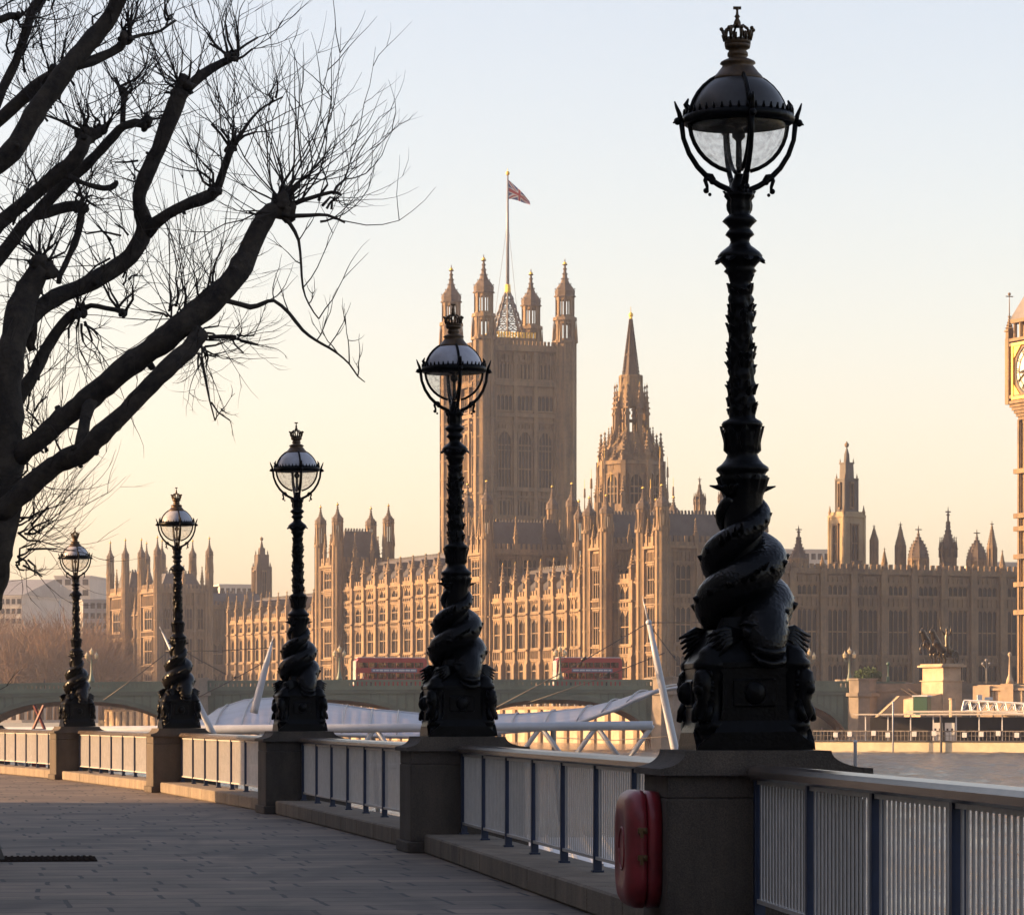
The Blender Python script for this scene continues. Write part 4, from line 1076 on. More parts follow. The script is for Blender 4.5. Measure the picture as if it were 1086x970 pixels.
def tower(name, label, base, w, d, zpar, zsh, zop, tip, r, roof, levels, nf, group=None, ww=0.55, pins=1, two=False, cat='palace tower', rot=None, left=1):
    # near-left corner at base; front (-y) w wide, left (-x) d deep, four corner turrets
    t = thing(name, label, cat, (base[0], base[1], 0), PHI if rot is None else rot, group)
    m = MB(); m.box(0, w, 0, d, GZ - 1, zpar - 1.0)
    zz = [GZ - 1] + [z for lv in levels for z in lv] + [zpar - 1.6]
    for k in range(0, len(zz), 2):
        if zz[k+1] - zz[k] < 0.6: continue
        for (L_, n, face) in ((w, nf, 0), (d, left, 1)):
            nr = max(3, int(L_ / 0.9))
            for q in range(nr):
                a = r + (L_ - 2*r)*(q + 0.5)/nr
                if face == 0: m.box(a - 0.10, a + 0.10, -0.30, 0, zz[k] + 0.5, zz[k+1] - 0.5)
                else: m.box(-0.30, 0, a - 0.10, a + 0.10, zz[k] + 0.5, zz[k+1] - 0.5)
    for a, b in levels:
        for z, q in ((a - 0.7, 0.5), (b + 0.4, 0.42)):
            m.box(-q, w + q, -q, d + q, z, z + 0.28)
    m.box(-0.7, w + 0.7, -0.7, d + 0.7, zpar - 1.5, zpar - 1.0)
    for k in range(nf + 1):
        x = r + (w - 2*r)*k/nf; m.box(x - 0.3, x + 0.3, -0.62, 0, GZ - 1, zpar - 1.2)
    for k in range(left + 1):
        y = r + (d - 2*r)*k/left; m.box(-0.62, 0, y - 0.3, y + 0.3, GZ - 1, zpar - 1.2)
    m.build('wall', ST, t)
    m = MB(); m.box(-0.4, w + 0.4, -0.4, d + 0.4, zpar - 1.0, zpar - 0.3)
    crest(m, 0, w, -0.2, zpar - 0.3, 1.1, 1.1); crest(m, 0, w, d + 0.2, zpar - 0.3, 1.1, 1.1); crest(m, 0, d, -0.2, zpar - 0.3, 1.1, 1.1, 'y'); crest(m, 0, d, w + 0.2, zpar - 0.3, 1.1, 1.1, 'y')
    for k in range(1, pins + 1):
        pinnacle(m, w*k/(pins+1), -0.3, zpar - 1, (zop - zpar)*0.85, 0.5); pinnacle(m, -0.3, d*k/(pins+1), zpar - 1, (zop - zpar)*0.85, 0.5)
        pinnacle(m, w*k/(pins+1), d + 0.3, zpar - 1, (zop - zpar)*0.85, 0.5); pinnacle(m, w + 0.3, d*k/(pins+1), zpar - 1, (zop - zpar)*0.85, 0.5)
    m.build('parapet', ST, t)
    tm = turret_mesh(r, GZ - 1, zsh, zop, tip, True, two)
    for x in (0, w):
        for y in (0, d): put('turret', tm, t, (x, y, 0))
    for a, b in levels:
        wf = (w - 2*r)/nf
        for k in range(nf): put('window', window_mesh(wf*ww, b - a, 3 if wf*ww > 2.6 else 2, b - a > 7, 1 if b - a < 7 else 2), t, (r + wf*(k + 0.5), 0, a))
        wl = (d - 2*r)/left
        for k in range(left): put('window', window_mesh(wl*ww, b - a, 3 if wl*ww > 2.6 else 2, b - a > 7, 1 if b - a < 7 else 2), t, (0, r + wl*(k + 0.5), a), -PI/2)
    if roof:
        m = MB(); i = 1.0
        rx = min(w, d)*0.24
        m.add([(i,i,zpar-1),(w-i,i,zpar-1),(w-i,d-i,zpar-1),(i,d-i,zpar-1),(rx,rx,roof),(w-rx,rx,roof),(w-rx,d-rx,roof),(rx,d-rx,roof)], [(4,5,6,7),(0,1,5,4),(1,2,6,5),(2,3,7,6),(3,0,4,7)], 3)
        crest(m, rx, w - rx, rx, roof, 0.7, 0.7, 'x', 0.12, 3); crest(m, rx, w - rx, d - rx, roof, 0.7, 0.7, 'x', 0.12, 3)
        m.build('roof', ST, t)
    return t

lv3 = [(9, 13), (15.4, 21.8), (24.2, 29.5)]
# north pavilion, two towers and the recess between them
tN = 0.0
d1 = t_of(682) - 0.0
w1 = x_of(806, 0.0)
tower('pavilion_tower', 'pavilion tower with a broad shaded north face, directly left of the nearest lamp', pal(0, 0), w1, d1, hz(572, 653), hz(560, 655), hz(538, 655), hz(512, 655), 1.3, hz(546, 660), lv3, 3, 'turreted pavilion towers', pins=2)
a, b = t_of(643), t_of(625)
tower('pavilion_tower', 'pavilion tower below the tall spire, with a slate roof behind its turrets', pal(0, a), 14, b - a, hz(574, Y_of(643)), hz(562, 680), hz(546, 680), hz(524, 680), 1.3, hz(549, 690), lv3, 2, 'turreted pavilion towers', pins=2)
wing('river_wing', 'short recessed sunlit wing between the two right pavilion towers', pal(2.2, a - 0.2), PHI - PI/2, a - d1 - 0.4, 12, hz(612, 672), 2, [(9, 13), (15.4, 21.8), (23.8, 26.2)], hz(585, 672) - hz(612, 672) + 1, 6)
a = t_of(619, 1.0); b = t_of(523, 1.0)
tm = MB()
# slim open stair turret at the corner of the second pavilion tower
t = thing('stair_turret', 'slim open sunlit lantern turret at the left corner of the pavilion below the spire', 'turret', (*pal(1.6, t_of(614, 1.6)), 0), PHI)
put('shaft', turret_mesh(1.15, GZ - 1, hz(604, 690), hz(550, 690), hz(528, 690), True, True), t)
wing('river_wing', 'sunlit river wing in front of the great square tower, behind the right red bus', pal(1.0, b), PHI - PI/2, b - a, 16, 26.0, 7, [(9, 12.7), (15.4, 21.2), (22.6, 24.3)], hz(598, 720) - 26 + 1.0, 6.5, True, 'sunlit river wings of the palace')
# middle north tower
a, b = t_of(516), t_of(496)
tower('pavilion_tower', 'middle tower half hidden by the second lamp, below the great square tower', pal(0, a), 19, b - a, hz(580, Y_of(516)), hz(570, 735), hz(536, 735), hz(508, 735), 1.25, hz(556, 745), lv3 + [(30.5, 34)], 3, 'turreted pavilion towers', pins=2)
# centre
a, b = t_of(497, 1.5), t_of(364, 1.5)
wing('river_wing', 'tallest sunlit river wing, behind the left red bus', pal(1.5, b), PHI - PI/2, b - a, 17, 31.4, 10, [(9, 13.3), (15.8, 21.2), (22.9, 26.3), (28, 29.8)], hz(592, 785) - 31.4 + 1.0, 6.5, True, 'sunlit river wings of the palace')
a, b = t_of(358), t_of(340)
tower('pavilion_tower', 'middle tower with four turrets and slate roof, right of the middle lamp', pal(0, a), x_of(412, a), b - a, hz(594, Y_of(358)), hz(578, 825), hz(556, 825), hz(535, 825), 1.3, hz(567, 835), lv3 + [(31, 35)], 3, 'turreted pavilion towers', pins=2)
a, b = t_of(345, 3), t_of(245, 3)
wing('river_wing', 'farthest sunlit river wing, on both sides of the middle lamp', pal(3, b), PHI - PI/2, b - a, 16, 26.0, 11, [(9, 12.7), (15.4, 21.2), (22.6, 24.3)], hz(630, 870) - 26.0 + 1.0, 6.0, True, 'sunlit river wings of the palace')
# south pavilion
ts = 284.0; xs = x_of(167, ts)
def t_at(px, x0):
    return t_of(px, x0)
a, b = t_at(167, xs), t_at(150, xs); Ys = Y_of(167, xs)
tower('pavilion_tower', 'left pavilion tower with six spirelets around it, behind the second lamp from the left', pal(xs, a), x_of(222, a) - xs, b - a, hz(622, Ys), hz(604, Ys), hz(588, Ys), hz(567, Ys), 0.98, hz(607, Ys), lv3, 4, 'turreted pavilion towers', pins=1)
a2, b2 = t_at(133, xs), t_at(117, xs); Ys2 = Y_of(133, xs)
tower('pavilion_tower', 'leftmost pavilion tower of the palace, nearest the brown trees', pal(xs, a2), 10, b2 - a2, hz(626, Ys2), hz(607, Ys2), hz(592, Ys2), hz(570, Ys2), 0.98, hz(606, Ys2), lv3, 2, 'turreted pavilion towers', pins=1)
wing('river_wing', 'narrow recessed wing between the two leftmost pavilion towers', pal(xs + 1.8, a2 - 0.3), PHI - PI/2, a2 - b - 0.6, 8, hz(645, Ys), 3, [(9, 13), (15.4, 20.8), (22.5, 24.5)], 5, 5)
p_ = pal(x_of(222, a + 6), a + 8)
wing('set_back_wing', 'low shaded wing set back between the left pavilion and the sunlit river wing', (p_.x, p_.y), PHI, 16, 14, hz(640, p_.y), 3, [(9, 13), (15.4, 20.8)], 4, 4, False)
# north front, all in shade
x0 = w1 + 1.5; x1 = x_of(1090, 4)
wing('north_wing', 'long shaded north wing of the palace at right, below the row of turrets', pal(x0, 3), PHI, x1 - x0, 16, hz(602, 672), 9, [(8.5, 11.5), (13.4, 21.9), (24.6, 26.4)], 1.6, 1.0, False, lights=4, ww=0.66)

# ------------------------------------------------------------------ the great square tower
YV = 800.0
cn = Vector(((513 - CX)/F*YV, YV)); side = 93.8*YV/F
def hv(y): return hz(y, YV)
t = thing('great_tower', 'great square stone tower with four turrets flying a flag', 'tower', (cn.x, cn.y, 0), PHI)
w = side
m = MB(); m.box(0, w, 0, w, GZ - 1, hv(366))
for z, q, hh in ((hv(441), 0.7, 0.9), (hv(447),0.45,0.5), (hv(408), 0.8, 1.0), (hv(403),0.5,0.5), (hv(520), 0.7, 0.9), (hv(527), 0.5, 0.5), (hv(549), 0.6, 0.7), (hv(586), 0.6, 0.8), (hv(371), 0.9, 1.0), (hv(620), .6,.8)):
    m.box(-q, w + q, -q, w + q, z, z + hh)
rr = 2.45
for face in (0, 1):
    def fb(a0, a1, o0, o1, z0, z1, mi=0):
        if face == 0: m.box(a0, a1, -o1, -o0, z0, z1, mi)
        else: m.box(-o1, -o0, a0, a1, z0, z1, mi)
    for k in range(4):
        x = rr + (w - 2*rr)*k/3; fb(x - 0.42, x + 0.42, 0, 0.75, GZ, hv(372))
        pinnacle(m, x if face == 0 else -0.5, -0.5 if face == 0 else x, hv(400), hv(376) - hv(400), 0.42)
    for ya, yb, nn in ((402, 374, 18), (448, 455, 18), (519, 549, 12), (585, 552, 12), (620, 590, 12)):
        for q in range(nn):
            x = rr + (w - 2*rr)*(q + 0.5)/nn; fb(x - 0.13, x + 0.13, 0, 0.36, hv(max(ya,yb)) + 0.4, hv(min(ya,yb)) - 0.2)
    for k in range(3):                                   # niche canopies
        x = rr + (w - 2*rr)*(k + 0.5)/3
        fb(x - 1.0, x + 1.0, 0, 0.5, hv(383), hv(380)); fb(x - 0.12, x + 0.12, 0, 0.9, hv(383), hv(374))
        fb(x - 1.7, x + 1.7, 0.0, 0.05, hv(400), hv(385), 1)
        for q in range(4): fb(x - 1.7 + q*1.13 - 0.14, x - 1.7 + q*1.13 + 0.14, 0, 0.45, hv(400), hv(385))
m.build('wall', ST, t)
m = MB(); m.box(-0.3, w + 0.3, -0.3, w + 0.3, hv(366), hv(364))
crest(m, rr, w - rr, -0.1, hv(364), 0.9, 0.9); crest(m, rr, w - rr, w + 0.1, hv(364), 0.9, 0.9); crest(m, rr, w - rr, -0.1, hv(364), 0.9, 0.9, 'y'); crest(m, rr, w - rr, w + 0.1, hv(364), 0.9, 0.9, 'y')
m.build('parapet', ST, t)
tm = turret_mesh(rr, GZ - 1, hv(358), hv(311), hv(270), True, True)
for x in (0, w):
    for y in (0, w): put('turret', tm, t, (x, y, 0))
wf = (w - 2*rr)/3
for k in range(3):
    x = rr + wf*(k + 0.5)
    for ya, yb, q, li, ar, tr_ in ((516, 457, 0.66, 4, True, 2), (434, 418, 0.78, 4, False, 0), (580, 556, 0.6, 3, False, 1), (547, 530, 0.55, 3, False, 0)):
        me = window_mesh(wf*q, hv(yb) - hv(ya), li, ar, tr_)
        put('window', me, t, (x, 0, hv(ya))); put('window', me, t, (0, x, hv(ya)), -PI/2)
# openwork iron pyramid carrying the flagstaff
m = MB(); c = w/2; hb = 3.4; zb = hv(362); zt = hv(302)
m.box(1.5, w-1.5, 1.5, w-1.5, hv(366), hv(363.5), 3)
m.box(c - hb*1.45, c + hb*1.45, c - hb*1.45, c + hb*1.45, hv(364), hv(354), 0)
crest(m, c - hb*1.5, c + hb*1.5, c - hb*1.45, hv(354), 1.3, 0.7, 'x', 0.2, 2); crest(m, c - hb*1.5, c + hb*1.5, c + hb*1.45, hv(354), 1.3, 0.7, 'x', 0.2, 2)
crest(m, c - hb*1.5, c + hb*1.5, c - hb*1.45, hv(354), 1.3, 0.7, 'y', 0.2, 2)
def PV(a, u): 
    q = hb*1.25*(1 - u) + 0.5*u; return Vector((c + q*math.cos(a), c + q*math.sin(a), hv(354)*(1-u) + zt*u))
for i in range(8):
    a = i*PI/4 + PI/8; m.tube([PV(a, 0), PV(a, 0.5), PV(a, 1)], [0.26, 0.22, 0.2], 5, 4)
    for k in range(6):
        u = k/6; m.bar(PV(a, u), PV(a + PI/4, u + 1/6), 0.10, 4); m.bar(PV(a + PI/4, u), PV(a, u + 1/6), 0.10, 4); m.bar(PV(a, u), PV(a + PI/4, u), 0.12, 4)
        m.frus(PV(a,u).x, PV(a,u).y, 0.34, 0.05, PV(a,u).z, PV(a,u).z + 0.9, 4, 2 if k == 0 else 4)
m.frus(c, c, 0.75, 0.6, zt - 0.5, zt + 1.6, 8, 2)
m.build('flag_stand', [M_['stone'], M_['pane'], M_['gilt'], M_['slate'], M_['lead']], t)
def hp_(y): return hz(y, YV + 13)
m = MB(); m.tube([(c, c, zt), (c, c, hp_(240)), (c, c, hp_(186))], [0.42, 0.34, 0.20], 8); m.build('flagpole', M_['seam'], t)
m = MB(); m.ball((c, c, hp_(184)), 0.5, 8, 6); m.tube([(c,c,hp_(184)),(c,c,hp_(179))],[0.12,0.05],5); m.build('finial', M_['gilt'], t)
m = MB()
for a in (0.3, PI - 0.2): m.bar((c + 3.6*math.cos(a), c + 3.6*math.sin(a), hv(352)), (c, c, hp_(232)), 0.045)
m.build('stay', M_['seam'], t)
# the flag: crosses in its own cloth, drooping in folds
fl = MB(); nu, nv = 40, 20; FW, FH = 6.2, 4.3
vs = []
for j in range(nv + 1):
    for i in range(nu + 1):
        u = i/nu; v = j/nv
        x = u*FW*0.80; z = -v*FH*(1 - 0.80*u) - 4.7*u**1.12
        y = 0.45*math.sin(u*8 + v*2.2)*u
        vs.append((x, y, z))
fs = []; ms = []
for j in range(nv):
    for i in range(nu):
        u = (i + 0.5)/nu; v = (j + 0.5)/nv
        X = (u - 0.5)*2; Z = (0.5 - v)
        d1_ = abs(Z*2 - X) ; d2_ = abs(Z*2 + X)
        if abs(Z) < 0.1 or abs(X) < 0.1: mi = 0
        elif abs(Z) < 0.167 or abs(X) < 0.167: mi = 1
        elif min(d1_, d2_) < 0.10: mi = 0
        elif min(d1_, d2_) < 0.30: mi = 1
        else: mi = 2
        fs.append((j*(nu+1)+i, (j+1)*(nu+1)+i, (j+1)*(nu+1)+i+1, j*(nu+1)+i+1)); ms.append(mi)
b0 = len(fl.v); fl.v += vs; fl.f += fs; fl.m += ms; fl.s += [True]*len(fs)
fl.f += [tuple(f[::-1]) for f in []]
cw = Vector((cn.x, cn.y)) + rv*c + uv*c
o = fl.build('flag', [M_['fred'], M_['fwhite'], M_['fblue']], t, (c + 0.2, c, hp_(191)), R(-14))

# ------------------------------------------------------------------ the tall spire over the middle of the palace
YC = 720.0
def hc(y): return hz(y, YC)
k_ = YC/F
t = thing('central_spire', 'tall octagonal lantern tower with a needle spire, right of the great square tower', 'tower', ((669-CX)*k_, YC, 0), R(8))
def oct_stage(m, hw0, hw1, y0, y1, mi=0): m.frus(0, 0, hw0*k_*1.06, hw1*k_*1.06, hc(y0), hc(y1), 8, mi)
m = MB()
oct_stage(m, 37, 36.5, 640, 536); oct_stage(m, 33, 33, 640, 492); oct_stage(m, 35, 34, 494, 490)
oct_stage(m, 31, 19, 490, 463)
oct_stage(m, 19.5, 17, 464, 459)
for i in range(8):
    a = PI/8 + i*PI/4
    for hw in (33,): m.frus(hw*k_*1.05*math.cos(a), hw*k_*1.05*math.sin(a), 0.75, 0.7, GZ, hc(490), 4, 0, a + PI/4)
    # flying buttress from the corner pinnacle to the lantern
    A = Vector((31*k_*math.cos(a), 31*k_*math.sin(a), hc(488))); B = Vector((17*k_*math.cos(a), 17*k_*math.sin(a), hc(450)))
    m.tube([A, (A*0.55 + B*0.45) + Vector((0,0,-0.8)), B], 0.38, 5, 0, False)
    for q in range(4):
        b = a + (q - 1.5)*PI/16*0.9 + PI/8
        m.frus(31.5*k_*math.cos(b), 31.5*k_*math.sin(b), 0.26, 0.26, hc(545), hc(498), 4, 0, b + PI/4)
m.build('base', ST, t)
m = MB()
for i in range(8):                                       # open lantern: corner piers, mullions, transom
    a = PI/8 + i*PI/4
    m.frus(14.6*k_*math.cos(a), 14.6*k_*math.sin(a), 0.42, 0.38, hc(462), hc(426), 4, 0, a + PI/4)
    b = a + PI/8
    for q in (0.0,):
        bb = b + q*PI/4*0.36; m.frus(13.4*k_*math.cos(bb), 13.4*k_*math.sin(bb), 0.13, 0.13, hc(462), hc(428), 4, 0, b + PI/4)
m.frus(0,0,14.0*k_,14.0*k_,hc(447),hc(445.5),8,0)
oct_stage(m, 14.5, 13.5, 432, 418); oct_stage(m, 13.5, 11, 418, 399.5); oct_stage(m, 12, 12, 401, 398)
for i in range(8):
    a = PI/8 + i*PI/4
    m.frus(11.3*k_*math.cos(a), 11.3*k_*math.sin(a), 0.4, 0.4, hc(425), hc(399), 4, 0, a+PI/4)
m.build('lantern', ST, t)
m = MB(); oct_stage(m, 8.2, 1.0, 399, 338, 4)
oct_stage(m, 6.4, 6.3, 377, 375.5, 4)
for i in range(8):
    a = PI/8 + i*PI/4
    for q in range(16):
        u = q/16; rr_ = (8.2*(1-u) + 1.0*u)*k_*1.1; m.frus(rr_*math.cos(a), rr_*math.sin(a), 0.24, 0.06, hc(399 - 61*u), hc(399 - 61*u) + 0.7, 4, 4)
m.build('spire', ST, t)
m = MB(); m.frus(0,0,0.35,0.2,hc(338),hc(331),6); m.ball((0,0,hc(334)),0.5,8,6); m.frus(0,0,0.08,0.05,hc(331),hc(325),4); m.build('finial', M_['gilt'], t)
pm1 = MB(); pinnacle(pm1, 0, 0, hc(462), hc(406) - hc(462), 0.62); pm1 = pm1.mesh('pinnacle', ST)
pm5_ = MB(); pinnacle(pm5_, 0, 0, hc(500), hc(471) - hc(500), 0.6); pm5_ = pm5_.mesh('pinnacle', ST)
pm4_ = MB(); pinnacle(pm4_, 0, 0, hc(540), hc(505) - hc(540), 0.65); pm4_ = pm4_.mesh('pinnacle', ST)
pm3_ = MB(); pinnacle(pm3_, 0, 0, hc(482), hc(452) - hc(482), 0.42); pm3_ = pm3_.mesh('pinnacle', ST)
pm2 = MB(); pinnacle(pm2, 0, 0, hc(500), hc(458) - hc(500), 0.72); pm2 = pm2.mesh('pinnacle', ST)
for i in range(8):
    a = PI/8 + i*PI/4
    put('pinnacle', pm4_, t, (37*k_*math.cos(a), 37*k_*math.sin(a), 0)); put('pinnacle', pm1, t, (17.5*k_*math.cos(a), 17.5*k_*math.sin(a), 0)); put('pinnacle', pm2, t, (32.5*k_*math.cos(a), 32.5*k_*math.sin(a), 0)); put('pinnacle', pm3_, t, (24*k_*math.cos(a), 24*k_*math.sin(a), 0)); put('pinnacle', pm5_, t, (29.5*k_*math.cos(a+PI/8), 29.5*k_*math.sin(a+PI/8), 0)); put('pinnacle', pm3_, t, (21*k_*math.cos(a+PI/8), 21*k_*math.sin(a+PI/8), 0))
wm = window_mesh(33*k_*0.42, hc(505) - hc(545), 3, True, 1)
for i in range(8):
    b = i*PI/4; put('window', wm, t, (33*k_*0.985*math.cos(b), 33*k_*0.985*math.sin(b), hc(545)), b + PI/2)
# dense cluster of pinnacled turrets round its foot
for px, Y, y0, y1, hw, lab in ((634, 700, 545, 484, 3.2, 'tall thin pinnacle just left of the needle spire base'), (648, 698, 545, 500, 3.0, 'slim pinnacle in front of the left side of the spire base'),
        (641, 705, 545, 474, 2.8, 'thin pinnacle rising beside the left shoulder of the spire base'), (700, 705, 545, 474, 2.8, 'thin pinnacle rising beside the right shoulder of the spire base'), (620, 722, 560, 508, 2.8, 'slim pinnacle just right of the great square tower'), (714, 700, 550, 506, 2.8, 'slim pinnacle at the right foot of the spire'),
        (708, 715, 545, 484, 3.2, 'tall thin pinnacle just right of the needle spire base'), (690, 690, 545, 508, 3.4, 'short pinnacle in front of the right side of the spire base'), (627, 730, 560, 497, 3.6, 'dark ventilating turret between the great square tower and the spire')):
    m = MB(); k2 = Y/F; pinnacle(m, 0, 0, GZ + 10, hz(y1, Y) - GZ - 10, hw*k2)
    m.frus(0,0,hw*k2*1.3,hw*k2*1.3,GZ,hz(y0-12,Y),8,0)
    tag(m.build('pinnacle_turret', ST, None, ((px-CX)*k2, Y, 0), PHI), lab, 'turret', 'pinnacles round the spire')

# ------------------------------------------------------------------ smaller towers and roof turrets on the skyline
def stage_tower(name, label, px, Y, stages, rot=PHI, finial=None, m1_=0, win=None, cat='tower', pins=()):
    k = Y/F
    t = thing(name, label, cat, ((px-CX)*k, Y, 0), rot)
    m = MB(); d0 = abs(math.cos(rot)) + abs(math.sin(rot)); name_is_pale = label.startswith('pale')
    for sj, (hw0, hw1, y0, y1) in enumerate(stages):
        m1 = (6 if sj > 2 else 5) if name_is_pale else m1_
        q0, q1 = hw0*k/d0*math.sqrt(2), hw1*k/d0*math.sqrt(2)
        m.frus(0, 0, q0, q1, hz(y0, Y), hz(y1, Y), 4, m1, PI/4)
        for s in range(4):
            a = PI/4 + s*PI/2
            if hz(y1,Y)-hz(y0,Y) > 3: m.frus(q0*0.97*math.cos(a), q0*0.97*math.sin(a), q0*0.10, q1*0.10, hz(y0,Y), hz(y1,Y), 8, m1)
    m.build('shaft', ST, t)
    for (dx, dy, hw, y0, y1) in pins:
        mm_ = MB(); pinnacle(mm_, 0, 0, hz(y0, Y), hz(y1, Y) - hz(y0, Y), hw*k, m1_, False); mm_ = mm_.mesh('pinnacle', ST)
        q = dx*k/d0
        for sx in (-1, 1):
            for sy in (-1, 1): put('pinnacle', mm_, t, (sx*q, sy*q, 0))
    if win:
        for hw, ya, yb, wpx, nn in win:
            q = hw*k/d0; wmh = window_mesh(wpx*k, hz(yb, Y) - hz(ya, Y), 2, False, 1)
            for s in range(4):
                for j in range(nn):
                    xx = (j - (nn-1)/2)*wpx*k*1.35
                    p0 = Matrix.Rotation(s*PI/2, 3, 'Z') @ Vector((xx, -q, 0)); put('window', wmh, t, (p0.x, p0.y, hz(ya, Y)), s*PI/2)
    if finial:
        ya, yb = finial; mm_ = MB(); mm_.frus(0,0,0.35,0.1,hz(ya,Y),hz(yb,Y),6); mm_.ball((0,0,hz(ya,Y)+0.4),0.5,6,5); mm_.build('finial', ST[0], t)
    return t
stage_tower('vent_tower', 'pale square tower with a stepped grey top, left in the row of turrets at right', 898, 700,
    [(18.5,18.5,640,549),(20,20,549,546.5),(18,18,546.5,543),(11.5,11.2,545,509),(12.5,12.5,509,507.5),(7.5,7,508,492),(8,8,492,490.5),(3.2,2.6,491,481),(2.4,0.4,481,474)], R(30), (474, 468), 0,
    [(18.7,596,557,9,1),(11.6,538,513,4,1)], pins=((17.5,0,1.7,549,536),(10.5,0,0.9,509,502),(6.8,0,0.7,491,486)))
stage_tower('vent_tower', 'dark square gothic tower rising behind the far wing, left of the middle lamp', 277.5, 960,
    [(10.5,10,660,602),(11,11,602,600.5),(7.5,7,601,588),(4,3.6,588,581),(2.2,0.5,581,573)], PHI, (573, 569), 4, [(10.4,634,606,5,1)], pins=((9.3,0,0.9,602,596),(6.5,0,0.7,588,583)))
def roof_turret(px, Y, kind, hw, y0, ys, yt, label):
    k = Y/F; t = thing('roof_turret', label, 'turret', ((px-CX)*k, Y, 0), PHI, 'turrets along the skyline at right')
    r = hw*k*1.02; m = MB()
    zb, zs, zt = hz(y0, Y), hz(ys, Y), hz(yt, Y); h = zt - zs
    m.frus(0, 0, r, r, zb - 12, zs, 8, 0)
    for i in range(8):
        a = PI/8 + i*PI/4; m.frus(r*math.cos(a), r*math.sin(a), r*0.14, r*0.14, zb - 12, zs, 4, 0)
    m.frus(0, 0, r*1.12, r*1.12, zs - 0.4, zs, 8, 0)
    m.build('shaft', ST, t)
    m = MB()
    if kind == 'dome': pr = [(1.1,0),(1.12,0.03),(1.02,0.10),(0.92,0.24),(0.74,0.38),(0.45,0.52),(0.2,0.62),(0.12,0.7),(0.2,0.72),(0.1,0.75),(0.06,0.9),(0.02,1)]
    elif kind == 'cone': pr = [(1.05,0),(0.55,0.4),(0.22,0.75),(0.3,0.77),(0.15,0.8),(0.03,1)]
    else: pr = [(1.15,0),(1.0,0.03),(0.62,0.22),(0.34,0.42),(0.22,0.55),(0.34,0.57),(0.16,0.62),(0.12,0.78),(0.26,0.80),(0.1,0.84),(0.02,1)]
    m.lathe([(max(a*r, 0.03), zs + b*h) for a, b in pr], 8, 0, 0, 4 if kind != 'cone' else 0, False, PI/8)
    for k2 in range(6):
        u = 0.1 + 0.1*k2; rr_ = r*np_interp(u, pr)
        for i in range(8):
            a = PI/8 + i*PI/4; m.frus(rr_*1.02*math.cos(a), rr_*1.02*math.sin(a), r*0.1, r*0.02, zs + u*h, zs + (u+0.05)*h, 4, 4)
    m.box(-r*0.36, r*0.36, -0.12, 0.12, zs + h*0.86, zs + h*0.89, 4)
    if kind == 'spike':
        for i in range(8):
            a = PI/8 + i*PI/4; pinnacle(m, r*1.05*math.cos(a), r*1.05*math.sin(a), zs - h*0.2, h*0.5, r*0.2, 4, False)
    m.build('cap', ST, t)
def np_interp(u, pr):
    for (r0, a), (r1, b) in zip(pr, pr[1:]):
        if a <= u <= b: return r0 + (r1 - r0)*(u - a)/max(1e-6, b - a)
    return pr[-1][0]
for px, Y, kind, hw, y0, ys, yt, lab in (
    (742, 690, 'spike', 5.5, 545, 530, 505, 'pinnacled lantern turret on the roof just left of the nearest lamp'),
    (768, 700, 'spike', 5.5, 545, 528, 503, 'pinnacled turret half hidden behind the nearest lamp'),
    (847, 690, 'pyr', 9.5, 604, 592, 557, 'wide pyramid roofed turret left of the pale square tower'),
    (927, 700, 'cone', 4.2, 604, 572, 556, 'slim chimney turret just right of the pale square tower'),
    (938, 705, 'cone', 3.0, 604, 596, 580, 'tiny spike beside the slim chimney turret'),
    (955, 700, 'cone', 5.4, 604, 578, 553, 'tall crocketed pinnacle left of the first domed turret'),
    (974, 695, 'dome', 10, 606, 592, 557, 'larger domed turret with a gilded finial, left of the tall spiked turret'),
    (1005.5, 700, 'spike', 8, 606, 582, 537, 'tallest spiked turret in the row at right'),
    (1036, 695, 'dome', 10, 606, 594, 561, 'domed turret right of the tall spiked turret'),
    (1052, 688, 'cone', 5, 615, 580, 552, 'tall slender turret near the clock tower'),
    (1063, 692, 'cone', 3.6, 610, 602, 582, 'small turret next to the clock tower'),
    (872, 705, 'cone', 2.4, 604, 597, 588, 'tiny spike left of the pale square tower')):
    roof_turret(px, Y, kind, hw, y0, ys, yt, lab)

# ------------------------------------------------------------------ the clock tower at the right edge
YB = 514.0
def hb_(y): return hz(y, YB)
kb = YB/F
# its left face is 25 px wide: near corner at picture column 1093
sideB = 25*kb/math.sin(PHI + R(8.2 - 8.2)) * 1.0
nb = Vector(((1117.0 - CX)*kb, YB))
t = thing('clock_tower', 'tall golden clock tower cut off by the right edge of the picture', 'clock tower', (nb.x, nb.y, 0), PHI)
w = 9.2
m = MB(); m.box(0, w, 0, w, GZ - 1, hb_(440))
for k in range(4):
    y = w*k/3; m.box(-0.5, 0, max(0, y - 0.45), min(w, y + 0.45), GZ, hb_(440)); m.box(max(0, y-0.45), min(w, y+0.45), -0.5, 0, GZ, hb_(440))
for k in range(9):
    y = w*(k + 0.5)/9; m.box(-0.28, 0, y - 0.1, y + 0.1, GZ, hb_(443)); m.box(y - 0.1, y + 0.1, -0.28, 0, GZ, hb_(443))
for y in (498, 546, 560, 590, 620, 650): m.box(-0.75, w + 0.75, -0.75, w + 0.75, hb_(y), hb_(y) + 0.7)
m.build('wall', ST, t)
q = 1.15
m = MB()
for k in range(5): m.box(-q*(k+1)/5, w + q*(k+1)/5, -q*(k+1)/5, w + q*(k+1)/5, hb_(440 - k*3.4), hb_(440 - (k+1)*3.4))
m.box(-q, w + q, -q, w + q, hb_(423), hb_(360))
for z in (423, 417, 361, 356): m.box(-q - 0.35, w + q + 0.35, -q - 0.35, w + q + 0.35, hb_(z), hb_(z) + 0.45)
